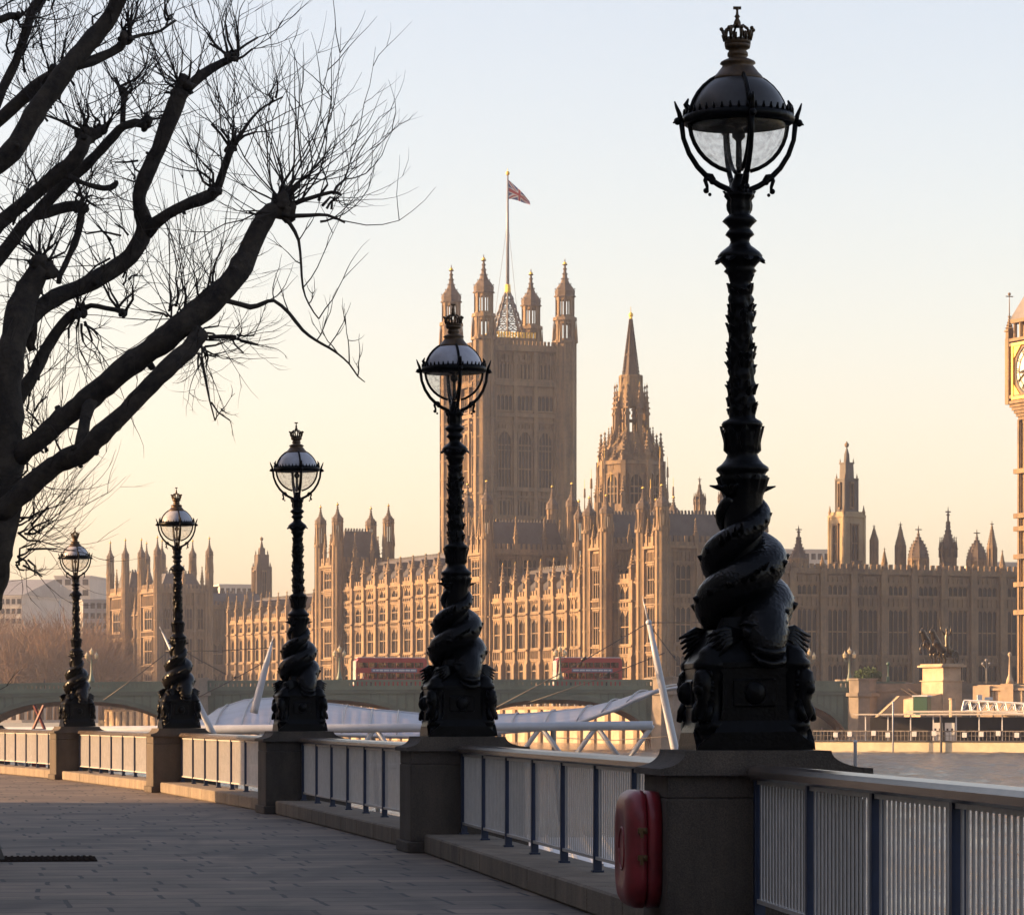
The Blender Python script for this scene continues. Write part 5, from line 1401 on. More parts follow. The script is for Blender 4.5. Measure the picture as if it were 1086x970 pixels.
for s in (0, 1):
    for k in (0, 1):
        a = -q if k == 0 else w + q
        if s == 0: m.box(-q - 0.45, -q, a - 0.5, a + 0.5, hb_(423), hb_(352))
        else: m.box(a - 0.5, a + 0.5, -q - 0.45, -q, hb_(423), hb_(352))
m.build('clock_storey', [M_['gilt2'] if 'gilt2' in M_ else M_['stone']] + ST[1:], t)
for s in range(2):
    rz = -PI/2 if s == 0 else 0.0
    lc = (-q - 0.02, w/2, hb_(388.5)) if s == 0 else (w/2, -q - 0.02, hb_(388.5))
    m = MB(); Mx = Matrix.Rotation(PI/2, 4, 'X')
    d = MB(); d.lathe([(3.45, 0.0), (3.45, 0.18)], 40); d.v = [tuple(Mx @ Vector(v)) for v in d.v]
    face = d.build('clock_face', M_['dial'], t, lc, rz)
    d = MB(); 
    for r0 in (3.45, 2.5):
        pts = [(r0*math.cos(a*PI/24), -0.24, r0*math.sin(a*PI/24)) for a in range(49)]; d.tube(pts, 0.13 if r0 > 3 else 0.06, 5)
    for k in range(12):
        a = k*PI/6
        for e in (-0.05, 0.05) if k % 3 else (-0.08, 0, 0.08):
            d.bar((2.55*math.cos(a+e), -0.22, 2.55*math.sin(a+e)), (3.25*math.cos(a+e), -0.22, 3.25*math.sin(a+e)), 0.07)
    d.build('numeral_ring', M_['cable'], face)
    d = MB(); d.bar((0,-0.3,0), (3.1*math.sin(4.2), -0.3, 3.1*math.cos(4.2)), 0.13); d.bar((0,-0.34,0), (2.0*math.sin(4.55), -0.34, 2.0*math.cos(4.55)), 0.18); d.build('hand', M_['cable'], face)
    d = MB(); 
    for (a0,a1,b0,b1) in ((-4.6,4.6,3.7,4.1),(-4.6,4.6,-4.1,-3.7),(-4.6,-4.2,-3.7,3.7),(4.2,4.6,-3.7,3.7)): d.box(a0,a1,-0.35,0.0,b0,b1)
    for sx in (-1,1):
        for sz in (-1,1): d.prism([(sx*4.2, sz*3.7), (sx*2.2, sz*3.7), (sx*4.2, sz*1.9)][::(1 if sx*sz < 0 else -1)], -0.2, 0.0, 'y')
    d.build('gilded_frame', M_['gilt'], face)
m = MB()
for k in range(7):
    y = -q + (w + 2*q)*(k + 0.5)/7
    for a in (0, 1):
        if a == 0: m.frus(-q + 0.5, y, 0.28, 0.28, hb_(355), hb_(336), 6)
        else: m.frus(y, -q + 0.5, 0.28, 0.28, hb_(355), hb_(336), 6)
m.box(-q + 1.2, w + q - 1.2, -q + 1.2, w + q - 1.2, hb_(355), hb_(336)); m.box(-q, w + q, -q, w + q, hb_(336), hb_(332))
m.build('belfry', ST, t)
m = MB(); m.add([(-q,-q,hb_(332)),(w+q,-q,hb_(332)),(w+q,w+q,hb_(332)),(-q,w+q,hb_(332)),(w*.3,w*.3,hb_(268)),(w*.7,w*.3,hb_(268)),(w*.7,w*.7,hb_(268)),(w*.3,w*.7,hb_(268))], [(4,5,6,7),(0,1,5,4),(1,2,6,5),(2,3,7,6),(3,0,4,7)], 0)
m.frus(w/2, w/2, 2.6, 0.1, hb_(268), hb_(180), 4); m.build('roof', M_['lead'], t)
for x in (-q, w + q):
    for y in (-q, w + q):
        m = MB(); pinnacle(m, 0, 0, hb_(356), hb_(326) - hb_(356), 0.62); m.tube([(0,0,hb_(328)),(0,0,hb_(303))],[0.09,0.05],5); m.box(-0.6,0.6,-0.06,0.06,hb_(307),hb_(306)); m.ball((0,0,hb_(304)),0.25,6,5)
        m.build('pinnacle', ST, t, (x, y, 0))

# ------------------------------------------------------------------ other buildings behind
def flat_building(name, label, px0, px1, Y, ytop, ybase, rot, mt, rows, cols, roof=None, depth=30):
    k = Y/F; w = (px1 - px0)*k; t = thing(name, label, 'building', ((px0 - CX)*k, Y, 0), rot)
    zt = hz(ytop, Y); m = MB(); m.box(0, w, 0, depth, 0, zt); m.box(-0.3, w+0.3, -0.3, depth+0.3, zt, zt + 0.6); m.build('wall', mt, t)
    fh = (zt - hz(ybase, Y))/rows
    for r in range(rows):
        wm = MB().box(-w/cols*0.33, w/cols*0.33, -0.08, 0.1, 0, fh*0.55, 0).box(-w/cols*0.36, w/cols*0.36, -0.2, 0.0, -0.25, 0.0, 1).mesh('window', [M_['pane'], mt])
        for c_ in range(cols): put('window', wm, t, (w*(c_ + 0.5)/cols, 0, hz(ybase, Y) + fh*(r + 0.25)))
    if roof:
        m = MB(); zr = hz(roof, Y); m.prism([(-0.5, zt + 0.6), (depth*0.5, zr), (depth + 0.5, zt + 0.6)], -0.5, w + 0.5, 'x'); m.build('roof', M_['greyroof'], t)
    return t
flat_building('office_block', 'pale block with a long grey pitched roof, at the far left edge', -30, 26, 1150, 633, 664, R(-12), M_['concrete'], 3, 9, 611, 60)
flat_building('office_block', 'white block with a plain wall above the brown trees, left of the smallest lamp', 28, 64, 1180, 622, 668, R(8), M_['pale'], 1, 3)
flat_building('office_block', 'grey block with a stepped top behind the smallest lamp', 58, 96, 1240, 612, 668, R(-6), M_['concrete'], 5, 4)
flat_building('office_block', 'low grey brick block just left of the palace', 88, 122, 1120, 637, 690, R(10), M_['greyroof'], 5, 5)
flat_building('office_block', 'flat topped modern block behind the far wing, left of the dark gothic tower', 233, 268, 1200, 621, 655, R(14), M_['concrete'], 3, 6)
flat_building('office_block', 'long low grey roof block between the far wing and the left pavilion', 222, 300, 1180, 634, 660, R(14), M_['greyroof'], 2, 10)
flat_building('office_block', 'pale block seen between the pyramid turret and the pale square tower', 824, 882, 1100, 584, 620, R(10), M_['concrete'], 3, 8)
flat_building('office_block', 'small pale block just left of the clock tower behind the turrets', 1056, 1080, 1000, 598, 620, R(10), M_['concrete'], 2, 4)
flat_building('office_block', 'low dark roof beside the right of the middle tower base', 300, 345, 1150, 636, 660, R(14), M_['greyroof'], 2, 6)

# brown bare trees massed on the far left bank
rg = random.Random(4)
m = MB()
for k in range(46):
    px = rg.uniform(-60, 118); Y = rg.uniform(880, 1060); top = rg.uniform(652, 672) + max(0, (px - 90)*0.35)
    b = at(px, 722, Y); b.z = 1.0; H = hz(top, Y) - 1.0
    m.tube([b, b + Vector((0, 0, H*0.35)), b + Vector((rg.uniform(-1,1), 0, H*0.7))], [0.5, 0.35, 0.15], 5)
    for j in range(150):
        a = rg.uniform(0, 2*PI); e = rg.uniform(0.0, 1.45); l = H*rg.uniform(0.25, 0.62)
        q = b + Vector((0, 0, H*rg.uniform(0.18, 0.5)))
        d = Vector((math.cos(a)*math.cos(e), math.sin(a)*math.cos(e), math.sin(e)))
        m.tube([q, q + d*l*0.5, q + d*l + Vector((0, 0, l*0.12))], [0.11, 0.08, 0.04], 3, 0, False)
        for i in range(4):
            q2 = q + d*l*rg.uniform(0.4, 1); d2 = (d + Vector((rg.gauss(0,.6), rg.gauss(0,.6), rg.gauss(0.1,.5)))).normalized()
            m.tube([q2, q2 + d2*l*0.35], [0.07, 0.03], 3, 0, False)
M_['browntwig'] = mat('brown winter twigs', (0.17, 0.10, 0.055), 0.9, var=0.25, scale=0.1)
tag(m.build('bare_trees', M_['browntwig']), 'mass of brown bare trees on the far bank behind the smallest lamp', 'trees', None, 'stuff')
# ------------------------------------------------------------------ the bridge
BR = math.atan(0.03); be = Vector((math.cos(BR), math.sin(BR))); bn = Vector((-math.sin(BR), math.cos(BR)))
def bs(px):
    k = (px - CX)/F; return 500*k/(be.x - k*be.y)
def zt(s): return 6.93 - 0.00012*s*s
bridge = thing('road_bridge', 'low green iron arched road bridge with stone piers crossing the river', 'bridge', (0, 500, 0), BR)
spr = [bs(-290), bs(-42), bs(206), bs(470), bs(706), bs(914)]
BW = 13.0
def band(m, s0, s1, y0, y1, f0, f1, n, mi=0):
    for k in range(n):
        a = s0 + (s1-s0)*k/n; b = s0 + (s1-s0)*(k+1)/n
        za0, za1, zb0, zb1 = f0(a), f1(a), f0(b), f1(b)
        m.add([(a,y0,za0),(b,y0,zb0),(b,y1,zb0),(a,y1,za0),(a,y0,za1),(b,y0,zb1),(b,y1,zb1),(a,y1,za1)], ((0,3,2,1),(4,5,6,7),(0,1,5,4),(1,2,6,5),(2,3,7,6),(3,0,4,7)), mi)
S0, S1 = spr[0], bs(960)
m = MB(); band(m, S0, S1, -0.2, BW + 0.2, lambda s: zt(s) - 1.95, lambda s: zt(s) - 1.42, 40); m.build('deck', M_['bgreen2'], bridge)
mr = MB(); band(mr, S0, S1, 0.5, BW - 0.5, lambda s: zt(s) - 1.415, lambda s: zt(s) - 1.30, 40); mr.build('road_surface', M_['asphalt'], bridge)
for y0 in (-0.25, BW - 0.15):
    m = MB()
    band(m, S0, S1, y0, y0 + 0.4, lambda s: zt(s) - 1.40, lambda s: zt(s) - 1.08, 40)
    band(m, S0, S1, y0 - 0.03, y0 + 0.43, lambda s: zt(s) - 0.30, lambda s: zt(s), 40)
    n = int((S1 - S0)/0.62)
    for k in range(n):
        s = S0 + (k + 0.5)*0.62; m.box(s - 0.2, s + 0.2, y0 + 0.08, y0 + 0.3, zt(s) - 1.09, zt(s) - 0.29)
        m.box(s - 0.31, s + 0.31, y0 + 0.1, y0 + 0.28, zt(s) - 1.085, zt(s) - 0.86); 
    m.build('parapet', M_['bgreen'], bridge)
for j in range(5):
    a, b = spr[j] + 1.6, spr[j+1] - 1.6; c = (a + b)/2; h = (b - a)/2
    crown = 4.15 if j > 1 else 3.9
    def arch(s): return WZ - 0.5 + (crown - WZ + 0.5)*max(0, 1 - abs((s - c)/h)**2.3)**(1/2.3)
    m = MB(); n = 40; ss = [c - h*math.cos(PI*k/n) for k in range(n + 1)]
    for k in range(n):                                   # spandrel face, back and vault
        p, q = ss[k], ss[k+1]
        for y, fl_ in ((0.0, 0), (BW, 1)):
            f = (0,1,2,3) if not fl_ else (3,2,1,0)
            m.add([(p,y,arch(p)),(q,y,arch(q)),(q,y,zt(q)-1.95),(p,y,zt(p)-1.95)], [f], 0)
        m.add([(p,0,arch(p)),(q,0,arch(q)),(q,BW,arch(q)),(p,BW,arch(p))], [(0,3,2,1)], 1)
    def th(s): return min(zt(s) - 2.0, arch(s) + 0.62)
    for k in range(n):                                   # moulded rim, standing proud
        p, q = ss[k], ss[k+1]
        m.add([(p,-0.22,arch(p)-0.05),(q,-0.22,arch(q)-0.05),(q,-0.22,th(q)),(p,-0.22,th(p)),(p,0.05,arch(p)-0.05),(q,0.05,arch(q)-0.05),(q,0.05,th(q)),(p,0.05,th(p))], ((0,1,2,3),(4,7,6,5),(0,4,5,1),(3,2,6,7)), 2)
    for k in range(1, 26):                               # spandrel ribs
        s = a + (b - a)*k/26
        if zt(s) - 2.0 - arch(s) > 1.3: m.box(s - 0.12, s + 0.12, -0.10, 0.0, arch(s) + 0.6, zt(s) - 1.96, 2)
    for y in (2.5, 6.5, 10.5):                     # arched girders under the deck
        for k in range(n):
            p, q = ss[k], ss[k+1]
            m.add([(p,y,arch(p)-0.55),(q,y,arch(q)-0.55),(q,y,arch(q)),(p,y,arch(p)),(p,y+0.3,arch(p)-0.55),(q,y+0.3,arch(q)-0.55),(q,y+0.3,arch(q)),(p,y+0.3,arch(p))], ((0,1,2,3),(4,7,6,5),(0,4,5,1)), 1)
    m.build('arch', [M_['bgreen'], M_['rust'], M_['bgreen2']], bridge)
for s in spr:
    m = MB(); m.box(s - 1.65, s + 1.65, 0.1, BW - 0.1, -6, zt(s) - 2.0)
    for y0 in (-1.6, BW - 0.3):
        m.frus(s, y0 + 1.0, 2.25, 2.1, -6, zt(s) - 2.1, 8); m.frus(s, y0 + 1.0, 2.5, 2.5, zt(s) - 2.1, zt(s) - 1.6, 8); m.frus(s, y0 + 1.0, 2.0, 2.0, zt(s) - 1.6, zt(s) + 0.18, 8); m.frus(s, y0 + 1.0, 2.3, 2.1, -6, WZ + 0.9, 8)
        m.frus(s, y0 + 1.0, 2.2, 2.2, zt(s) + 0.18, zt(s) + 0.42, 8)
    m.build('stone_pier', M_['bstone'], bridge)
# bank end: abutment with stairs down to the landing stage
ab = thing('abutment', 'stone abutment at the right end of the bridge with a stair wall', 'abutment', (0, 500, 0), BR)
sA = bs(917)
m = MB(); m.box(sA, sA + 30, -1.2, BW + 3, -6, 5.2); m.box(sA, sA + 30, -1.4, -0.9, 5.2, 6.35); m.build('wall', M_['bstone'], ab)
m = MB(); m.prism([(sA + 1.0, -3), (sA + 7.5, -3), (sA + 7.5, 0.6), (sA + 5.6, 4.6), (sA + 4.2, 4.6), (sA + 1.0, 1.6)], -5.2, -1.25, 'y'); m.build('stair_wall', M_['embank'], ab, rz=0)
m = MB()
for k in range(10): m.box(sA + 7.4 + k*0.75, sA + 8.15 + k*0.75, -4.2, -1.25, -3, 4.6 - k*0.62)
m.bar((sA + 4.5, -5.0, 5.6), (sA + 14.5, -5.0, -1.2), 0.09); m.bar((sA + 5.5, -4.3, 5.6), (sA + 15.5, -4.3, -1.2), 0.09)
m.build('stair', M_['bstone'], ab)

def on_bridge(px, y, dz=0.0):
    s = bs(px); p = Vector((0, 500)) + be*s + bn*y
    return (p.x, p.y, zt(s) - 1.30 + dz)

# ornate three-light bridge lamps
def bridge_lamp():
    t = thing('bridge_lamp', 'x', 'street lamp', (0,0,0), BR)
    m = MB(); m.lathe([(0.42,1.3),(0.42,1.7),(0.30,1.9),(0.22,2.4),(0.17,2.6),(0.13,3.4),(0.11,4.4),(0.14,4.5),(0.09,4.6)], 10); m.build('post', M_['bgreen'], t)
    for sx in (-1, 0, 1):
        if sx: MB().tube([(0,0,4.2),(sx*0.35,0,4.05),(sx*0.62,0,4.3),(sx*0.66,0,4.55)], 0.05, 6).tube([(sx*0.3,0,4.5),(sx*0.5,0,4.75),(sx*0.35,0,4.95)],0.04,5).build('arm', M_['bgreen'], t)
        z = 4.6 if sx else 5.15
        if not sx: MB().tube([(0,0,4.55),(0,0,5.2)], 0.06, 6).build('arm', M_['bgreen'], t)
        g_ = MB().lathe([(0.10,z),(0.24,z+0.12),(0.30,z+0.55),(0.12,z+0.75),(0.05,z+0.95),(0.02,z+1.1)], 8, sx*0.66, 0, 0, False); g_.build('lantern', M_['pane2'], t)
    return t
M_['statue'] = mat('sun polished bronze', (0.06, 0.048, 0.033), 0.3, 0.7)
M_['dred'] = mat('dull dark red paint', (0.10, 0.016, 0.016), 0.6)
M_['railgrey'] = mat('weathered rail paint', (0.17, 0.145, 0.12), 0.6, var=0.5, scale=1.5)
M_['pane2'] = mat('lantern glass and gilding', (0.55, 0.45, 0.28), 0.25, 0.3)
bl = bridge_lamp()
for k, (px, lab) in enumerate(((97, 'three-light bridge lamp right of the smallest lamp post, in front of the brown trees'), (360, 'three-light bridge lamp just left of the left red bus'), (901, 'gilded three-light bridge lamp at the right end of the bridge'), (869, 'fainter three-light bridge lamp right of the nearest lamp post'), (594, 'three-light bridge lamp at the front of the right red bus'))):
    o = bl if k == 0 else copy_tree(bl)
    x, y, z = on_bridge(px, 0.1 if px != 869 else BW - 0.5); o.location = (x, y, z - 0.1); tag(o, lab, 'street lamp', 'three-light lamps on the bridge parapet')

# double-decker buses
def bus(label, px0, px1, y):
    s0, s1 = bs(px0), bs(px1); ln = s1 - s0; X, Yb, Z = on_bridge((px0 + px1)/2, y); k_s = (px0 + px1)/2; X = (k_s - CX)/F*Yb
    t = thing('double_decker_bus', label, 'bus', (X, Yb, Z), BR + R(10), 'red buses crossing the bridge')
    h = ln/2; wd = 1.25; H = 4.35
    pr = [(-h, 0.35), (-h, 1.2), (-h + 0.05, 2.3), (-h + 0.12, 3.6), (-h + 0.3, 4.15), (-h + 0.7, H), (h - 0.35, H), (h - 0.08, 4.1), (h, 3.6), (h, 0.35)]
    m = MB()
    m.box(-h, h, -wd, wd, 0.35, 1.45); m.box(-h + 0.03, h, -wd, wd, 2.25, 2.98); m.prism([(-h + 0.12, 3.72), (-h + 0.3, 4.15), (-h + 0.7, H), (h - 0.35, H), (h - 0.08, 4.1), (h, 3.72)], -wd, wd, 'y')
    for z0, z1 in ((1.45, 2.25), (2.98, 3.72)):
        for k in range(8):
            a = -h + 0.5 + k*(2*h - 1.0)/7
            for sy in (-1, 1): m.box(a - 0.07, a + 0.07, sy*(wd - 0.04) - 0.035, sy*(wd - 0.04) + 0.035, z0, z1)
        m.box(h - 0.5, h - 0.02, -wd + 0.01, wd - 0.01, z0, z1); m.box(-h + 0.12, -h + 0.3, -wd + 0.01, -wd + 0.14, z0, z1)
        for k in range(6):
            a = -h + 1.4 + k*(2*h - 2.4)/5; m.box(a - 0.2, a + 0.2, -wd + 0.25, wd - 0.25, z0 - 0.1, z0 + 0.28)
    m.build('body', M_['busred'], t)
    m = MB(); m.bbox(-h + 0.25, h - 0.2, -wd + 0.1, wd - 0.1, H - 0.02, H + 0.1, 0.05); m.build('roof_panel', M_['pale'], t)
    for z0, z1, nm in ((1.45, 2.25, 'lower_window'), (2.98, 3.72, 'upper_window')):
        n = 7; seg = (2*h - 1.0)/n
        for sy in (-1, 1):
            for k in range(n):
                if nm == 'lower_window' and k == 0: continue
                a = -h + 0.55 + k*seg; MB().bbox(a + 0.06, a + seg - 0.06, sy*(wd + 0.004) - 0.012, sy*(wd + 0.004) + 0.012, z0, z1, 0.008).build(nm, M_['busglass'], t)
    m = MB(); m.bbox(-wd + 0.1, wd - 0.1, -h - 0.02, -h + 0.10, 0.55, 2.55, 0.015, 0, Matrix.Rotation(-PI/2, 4, 'Z')); m.build('windscreen', M_['pane3'], t)
    m = MB(); m.bbox(-wd + 0.1, wd - 0.1, -h + 0.0, -h + 0.14, 2.6, 3.95, 0.015, 0, Matrix.Rotation(-PI/2, 4, 'Z')); m.build('upper_windscreen', M_['pane3'], t)
    m = MB(); m.box(-h + 2.2, h - 1.4, -wd - 0.02, -wd - 0.002, 2.36, 2.86); m.build('advert_panel', M_['bluead'], t)
    m = MB(); 
    rb = random.Random(px0)
    x = -h + 2.4
    while x < h - 1.9:
        l = rb.uniform(0.2, 0.9); m.box(x, min(h - 1.6, x + l), -wd - 0.032, -wd - 0.021, 2.52, 2.72); x += l + 0.12
    m.build('advert_stripe', M_['pale'], t)
    for sx in (-h + 2.0, h - 2.2):
        for sy in (-1, 1):
            d = MB(); d.lathe([(0.30, -0.14), (0.48, -0.13), (0.5, 0), (0.48, 0.13), (0.30, 0.14)], 18); Mx = Matrix.Rotation(PI/2, 4, 'X'); d.v = [tuple(Mx @ Vector(v)) for v in d.v]
            d.build('wheel', M_['tyre'], t, (sx, sy*(wd - 0.1), 0.5))
    for sy in (-1, 1):
        MB().bbox(-h - 0.03, -h + 0.05, sy*0.95 - 0.15, sy*0.95 + 0.15, 0.75, 0.98, 0.02).build('headlight', M_['pale'], t)
M_['pane3'] = mat('windscreen with painted glare', (0.55, 0.52, 0.48), 0.12, 0.35)  # sun glare on the bus fronts, put in as pale colour
bus('red double-decker bus right of the middle lamp post', 375, 452, 4.5)
bus('red double-decker bus left of the leaning white mast', 587, 659, 4.5)

# cars and vans near the right end of the bridge
def car(label, px, y, dark):
    X, Yb, Z = on_bridge(px, y); t = thing('car', label, 'car', (X, Yb, Z), BR, 'cars at the right end of the bridge')
    pr = [(-2.1,0.35),(-2.1,0.75),(-1.3,0.92),(-0.6,1.45),(1.0,1.48),(1.7,1.0),(2.1,0.9),(2.1,0.35)]
    MB().prism(pr, -0.85, 0.85, 'y').build('body', M_['coat'] if dark else M_['pale'], t)
    for sy in (-1, 1):
        MB().prism([(-1.15,0.96),(-0.55,1.38),(0.95,1.4),(1.5,1.0)], sy*0.858 - 0.006, sy*0.858 + 0.006, 'y').build('side_window', M_['glass'], t)
        MB().ball((-2.12, sy*0.62, 0.70), 0.13, 8, 6, 0, (0.4,1,1)).build('headlight', M_['beam'], t)
        for sx in (-1.3, 1.3):
            d = MB(); d.lathe([(0.2,-0.1),(0.31,-0.09),(0.31,0.09),(0.2,0.1)], 16); Mx = Matrix.Rotation(PI/2, 4, 'X'); d.v = [tuple(Mx @ Vector(v)) for v in d.v]; d.build('wheel', M_['tyre'], t, (sx, sy*0.78, 0.31))
def car_at(label, px, py, Y, dark, rz):
    p = at(px, py, Y); X = p
    t = thing('car', label, 'car', (p.x, p.y, p.z), rz, 'cars at the right end of the bridge')
    pr = [(-2.1,0.35),(-2.1,0.75),(-1.3,0.92),(-0.6,1.45),(1.0,1.48),(1.7,1.0),(2.1,0.9),(2.1,0.35)]
    MB().prism(pr, -0.85, 0.85, 'y').build('body', M_['coat'] if dark else M_['pale'], t)
    for sy in (-1, 1):
        MB().prism([(-1.15,0.96),(-0.55,1.38),(0.95,1.4),(1.5,1.0)], sy*0.858 - 0.006, sy*0.858 + 0.006, 'y').build('side_window', M_['glass'], t)
        MB().ball((-2.12, sy*0.62, 0.70), 0.13, 8, 6, 0, (0.4,1,1)).build('headlight', M_['beam'], t)
        for sx in (-1.3, 1.3):
            d = MB(); d.lathe([(0.2,-0.1),(0.31,-0.09),(0.31,0.09),(0.2,0.1)], 16); Mx = Matrix.Rotation(PI/2, 4, 'X'); d.v = [tuple(Mx @ Vector(v)) for v in d.v]; d.build('wheel', M_['tyre'], t, (sx, sy*0.78, 0.31))
# the street beyond the bridge end: a low ramp of land in front of the north wing
street = MB(); 
q = [at(900, 730, 520), at(1140, 730, 490), at(1180, 730, 640), at(880, 730, 640)]
street.prism([(p.x, p.y) for p in q], -6, 5.35, 'z'); tag(street.build('street', M_['asphalt']), kind='structure')
for px, Y, dark, lab in ((931, 528, True, 'dark car with bright headlamps, leftmost on the street past the bridge'), (943, 531, False, 'pale car behind the leftmost dark car on the street'), (962, 534, True, 'dark car just left of the bronze statue plinth')):
    p = at(px, 730, Y); car_at(lab, px, HY - (5.36 - EYE)*F/Y, Y, dark, R(70))

# sunlit quay wall on the far side of the rightmost arch
A_, B_ = at(838, 761, 541), at(899, 761, 612)
t = thing('quay_wall', 'sunlit pale quay wall seen through the rightmost bridge arch', 'river wall', (A_.x, A_.y, 0), math.atan2(-(B_.x - A_.x), B_.y - A_.y))
ln_ = math.hypot(B_.x - A_.x, B_.y - A_.y)
MB().box(0, 1.2, 0, ln_, -6, 3.1).build('wall', M_['cream'], t); MB().box(-0.2, 1.4, -0.1, ln_, 3.1, 3.5).build('coping', M_['embank'], t); MB().box(-0.25, -0.01, 0, ln_, -6, -0.9).build('tide_mark', M_['hedge'], t)
# people
def person(name_label, loc, rz, h=1.72, coat='coat', lean=0.0):
    m = MB()
    def V(x, y, z): return (x, y, z*h/1.72)
    o = thing('person', name_label, 'person', loc, rz)
    bm_ = bpy.data.meshes.new('body')
    vs = [V(0,0,0.95), V(0,0,1.15), V(0,0,1.38), V(0,-0.01,1.48), V(0,-0.02,1.60), V(0,-0.02,1.68), V(0.10,0,0.88), V(0.11,-0.02,0.5), V(0.11,0.02,0.08), V(0.12,-0.12,0.04), V(-0.10,0,0.88), V(-0.11,0.04,0.5), V(-0.11,0.08,0.08), V(-0.12,-0.06,0.04), V(0.20,0,1.40), V(0.25,0.01,1.12), V(0.24,-0.08,0.88), V(-0.20,0,1.40), V(-0.25,0.01,1.12), V(-0.24,-0.08,0.88)]
    es = [(0,1),(1,2),(2,3),(3,4),(4,5),(0,6),(6,7),(7,8),(8,9),(0,10),(10,11),(11,12),(12,13),(2,14),(14,15),(15,16),(2,17),(17,18),(18,19)]
    bm_.from_pydata(vs, es, []); bm_.materials.append(M_['coat'])
    ob = put('body', bm_, o)
    md = ob.modifiers.new('skin', 'SKIN')
    rd = [0.15,0.15,0.16,0.065,0.10,0.07,0.10,0.075,0.05,0.04,0.10,0.075,0.05,0.04,0.075,0.055,0.04,0.075,0.055,0.04]
    for k, sv in enumerate(bm_.skin_vertices[0].data):
        sv.radius = (rd[k], rd[k]*0.85); sv.use_root = (k == 0)
    ob.modifiers.new('smooth', 'SUBSURF').levels = 1
    MB().ball((0, -0.035, 1.625*h/1.72), 0.075, 10, 8, 0, (0.95, 0.95, 1.15)).build('face', M_['skin'], o)
    MB().ball((0, 0.005, 1.65*h/1.72), 0.10, 10, 8, 0, (1, 1.0, 0.95)).build('hair', M_['coat'], o)
    return o
for px, lab in ((46, 'person in a dark coat walking on the bridge, leftmost of two'), (63, 'person in a dark coat walking on the bridge, second from the left edge'), (715, 'person in a dark coat on the bridge beside the leaning white mast'), (489, 'person on the bridge just right of the second lamp post')):
    x, y, z = on_bridge(px, 1.2); person(lab, (x, y, z + 0.12), R(90))

# ------------------------------------------------------------------ statue group on its plinth, bank wall and landing stage at right
YS = 492.0; ks = YS/F
c0 = at(1000, 761, YS)
t = thing('statue_plinth', 'tall pale stone plinth under the bronze chariot statue', 'plinth', (c0.x, c0.y, 0), PHI)
wl, wf = 5.0, 3.0
m = MB(); m.box(0, wf, 0, wl + 1, 1, hz(722, YS)); m.box(-0.2, wf + 0.2, -0.2, wl + 1.2, hz(722, YS), hz(721, YS)); m.box(0.1, wf - 0.1, 0.1, wl + 0.9, hz(721, YS), hz(707, YS)); m.box(-0.45, wf + 0.45, -0.45, wl + 1.45, hz(707, YS), hz(705, YS))
m.box(-0.15, wf + 0.15, -0.15, wl + 1.15, hz(705, YS), hz(703.5, YS)); m.build('block', M_['embank'], t)
m = MB(); m.prism([(0, 4.1), (-3.4, 4.1), (-3.4, 1.0), (0, 1.0)], 0.2, wl, 'y'); m.prism([(0.0, 4.9), (0, 4.1), (-3.4, 4.1)], 0.2, wl, 'y'); m.build('buttress_wall', M_['embank'], t)
tz = hz(703.5, YS)
st = thing('statue', 'dark bronze statue of rearing horses drawing a chariot with a standing driver', 'statue', (c0.x + rv.x*1.5 + uv.x*3.2, c0.y + rv.y*1.5 + uv.y*3.2, tz), R(236)); st.scale = (1.35, 1.35, 1.5)
def horse(px_, y):
    m = MB()
    m.tube([(-1.1+px_,y,1.15),(-0.7+px_,y,1.35),(0.1+px_,y,1.65),(0.75+px_,y,2.1),(1.15+px_,y,2.55),(1.4+px_,y,2.95),(1.62+px_,y,3.05),(1.95+px_,y,2.8)], [0.34,0.42,0.38,0.42,0.30,0.22,0.2,0.12], 10)
    for dy in (-0.2, 0.2):
        m.tube([(-0.9+px_,y+dy,1.1),(-0.65+px_,y+dy,0.75),(-1.05+px_,y+dy,0.42),(-0.95+px_,y+dy,0.0)], [0.24,0.16,0.1,0.08], 8)
        m.tube([(0.75+px_,y+dy,1.95),(1.35+px_,y+dy,1.9+dy),(1.65+px_,y+dy,1.5+dy),(1.5+px_,y+dy,1.15+dy)], [0.2,0.12,0.09,0.08], 8)
    m.tube([(-1.15+px_,y,1.3),(-1.5+px_,y,1.1),(-1.65+px_,y,0.6)], [0.1,0.13,0.04], 7)
    m.tube([(1.55+px_,y-0.08,3.15),(1.5+px_,y-0.1,3.38)], [0.07,0.02], 5); m.tube([(1.55+px_,y+0.08,3.15),(1.5+px_,y+0.1,3.38)], [0.07,0.02], 5)
    m.build('horse', M_['statue'], st)
horse(1.5, -0.55); horse(1.5, 0.55)
m = MB(); m.bbox(-2.4,-0.7,-0.8,0.8,0.6,0.8,0.05); m.tube([(-0.7,-0.75,0.8),(-0.62,-0.5,1.5),(-0.6,0,1.62),(-0.62,0.5,1.5),(-0.7,0.75,0.8)],0.1,7)
for sy in (-1,1): m.prism([(-2.4,0.8),(-0.7,0.8),(-0.7,1.5),(-1.5,1.2)], sy*0.75-0.04, sy*0.75+0.04, 'y')
m.tube([(-0.7,0,0.75),(1.4,0,0.95)],0.07,6); m.build('chariot', M_['statue'], st)
for sy in (-1, 1):
    m = MB(); m.tube([(-1.5+0.62*math.cos(k*PI/10), sy*0.92, 0.62+0.62*math.sin(k*PI/10)) for k in range(21)], 0.06, 6)
    for k in range(6): m.bar((-1.5, sy*0.92, 0.62), (-1.5+0.6*math.cos(k*PI/3), sy*0.92, 0.62+0.6*math.sin(k*PI/3)), 0.04)
    m.build('wheel', M_['statue'], st)
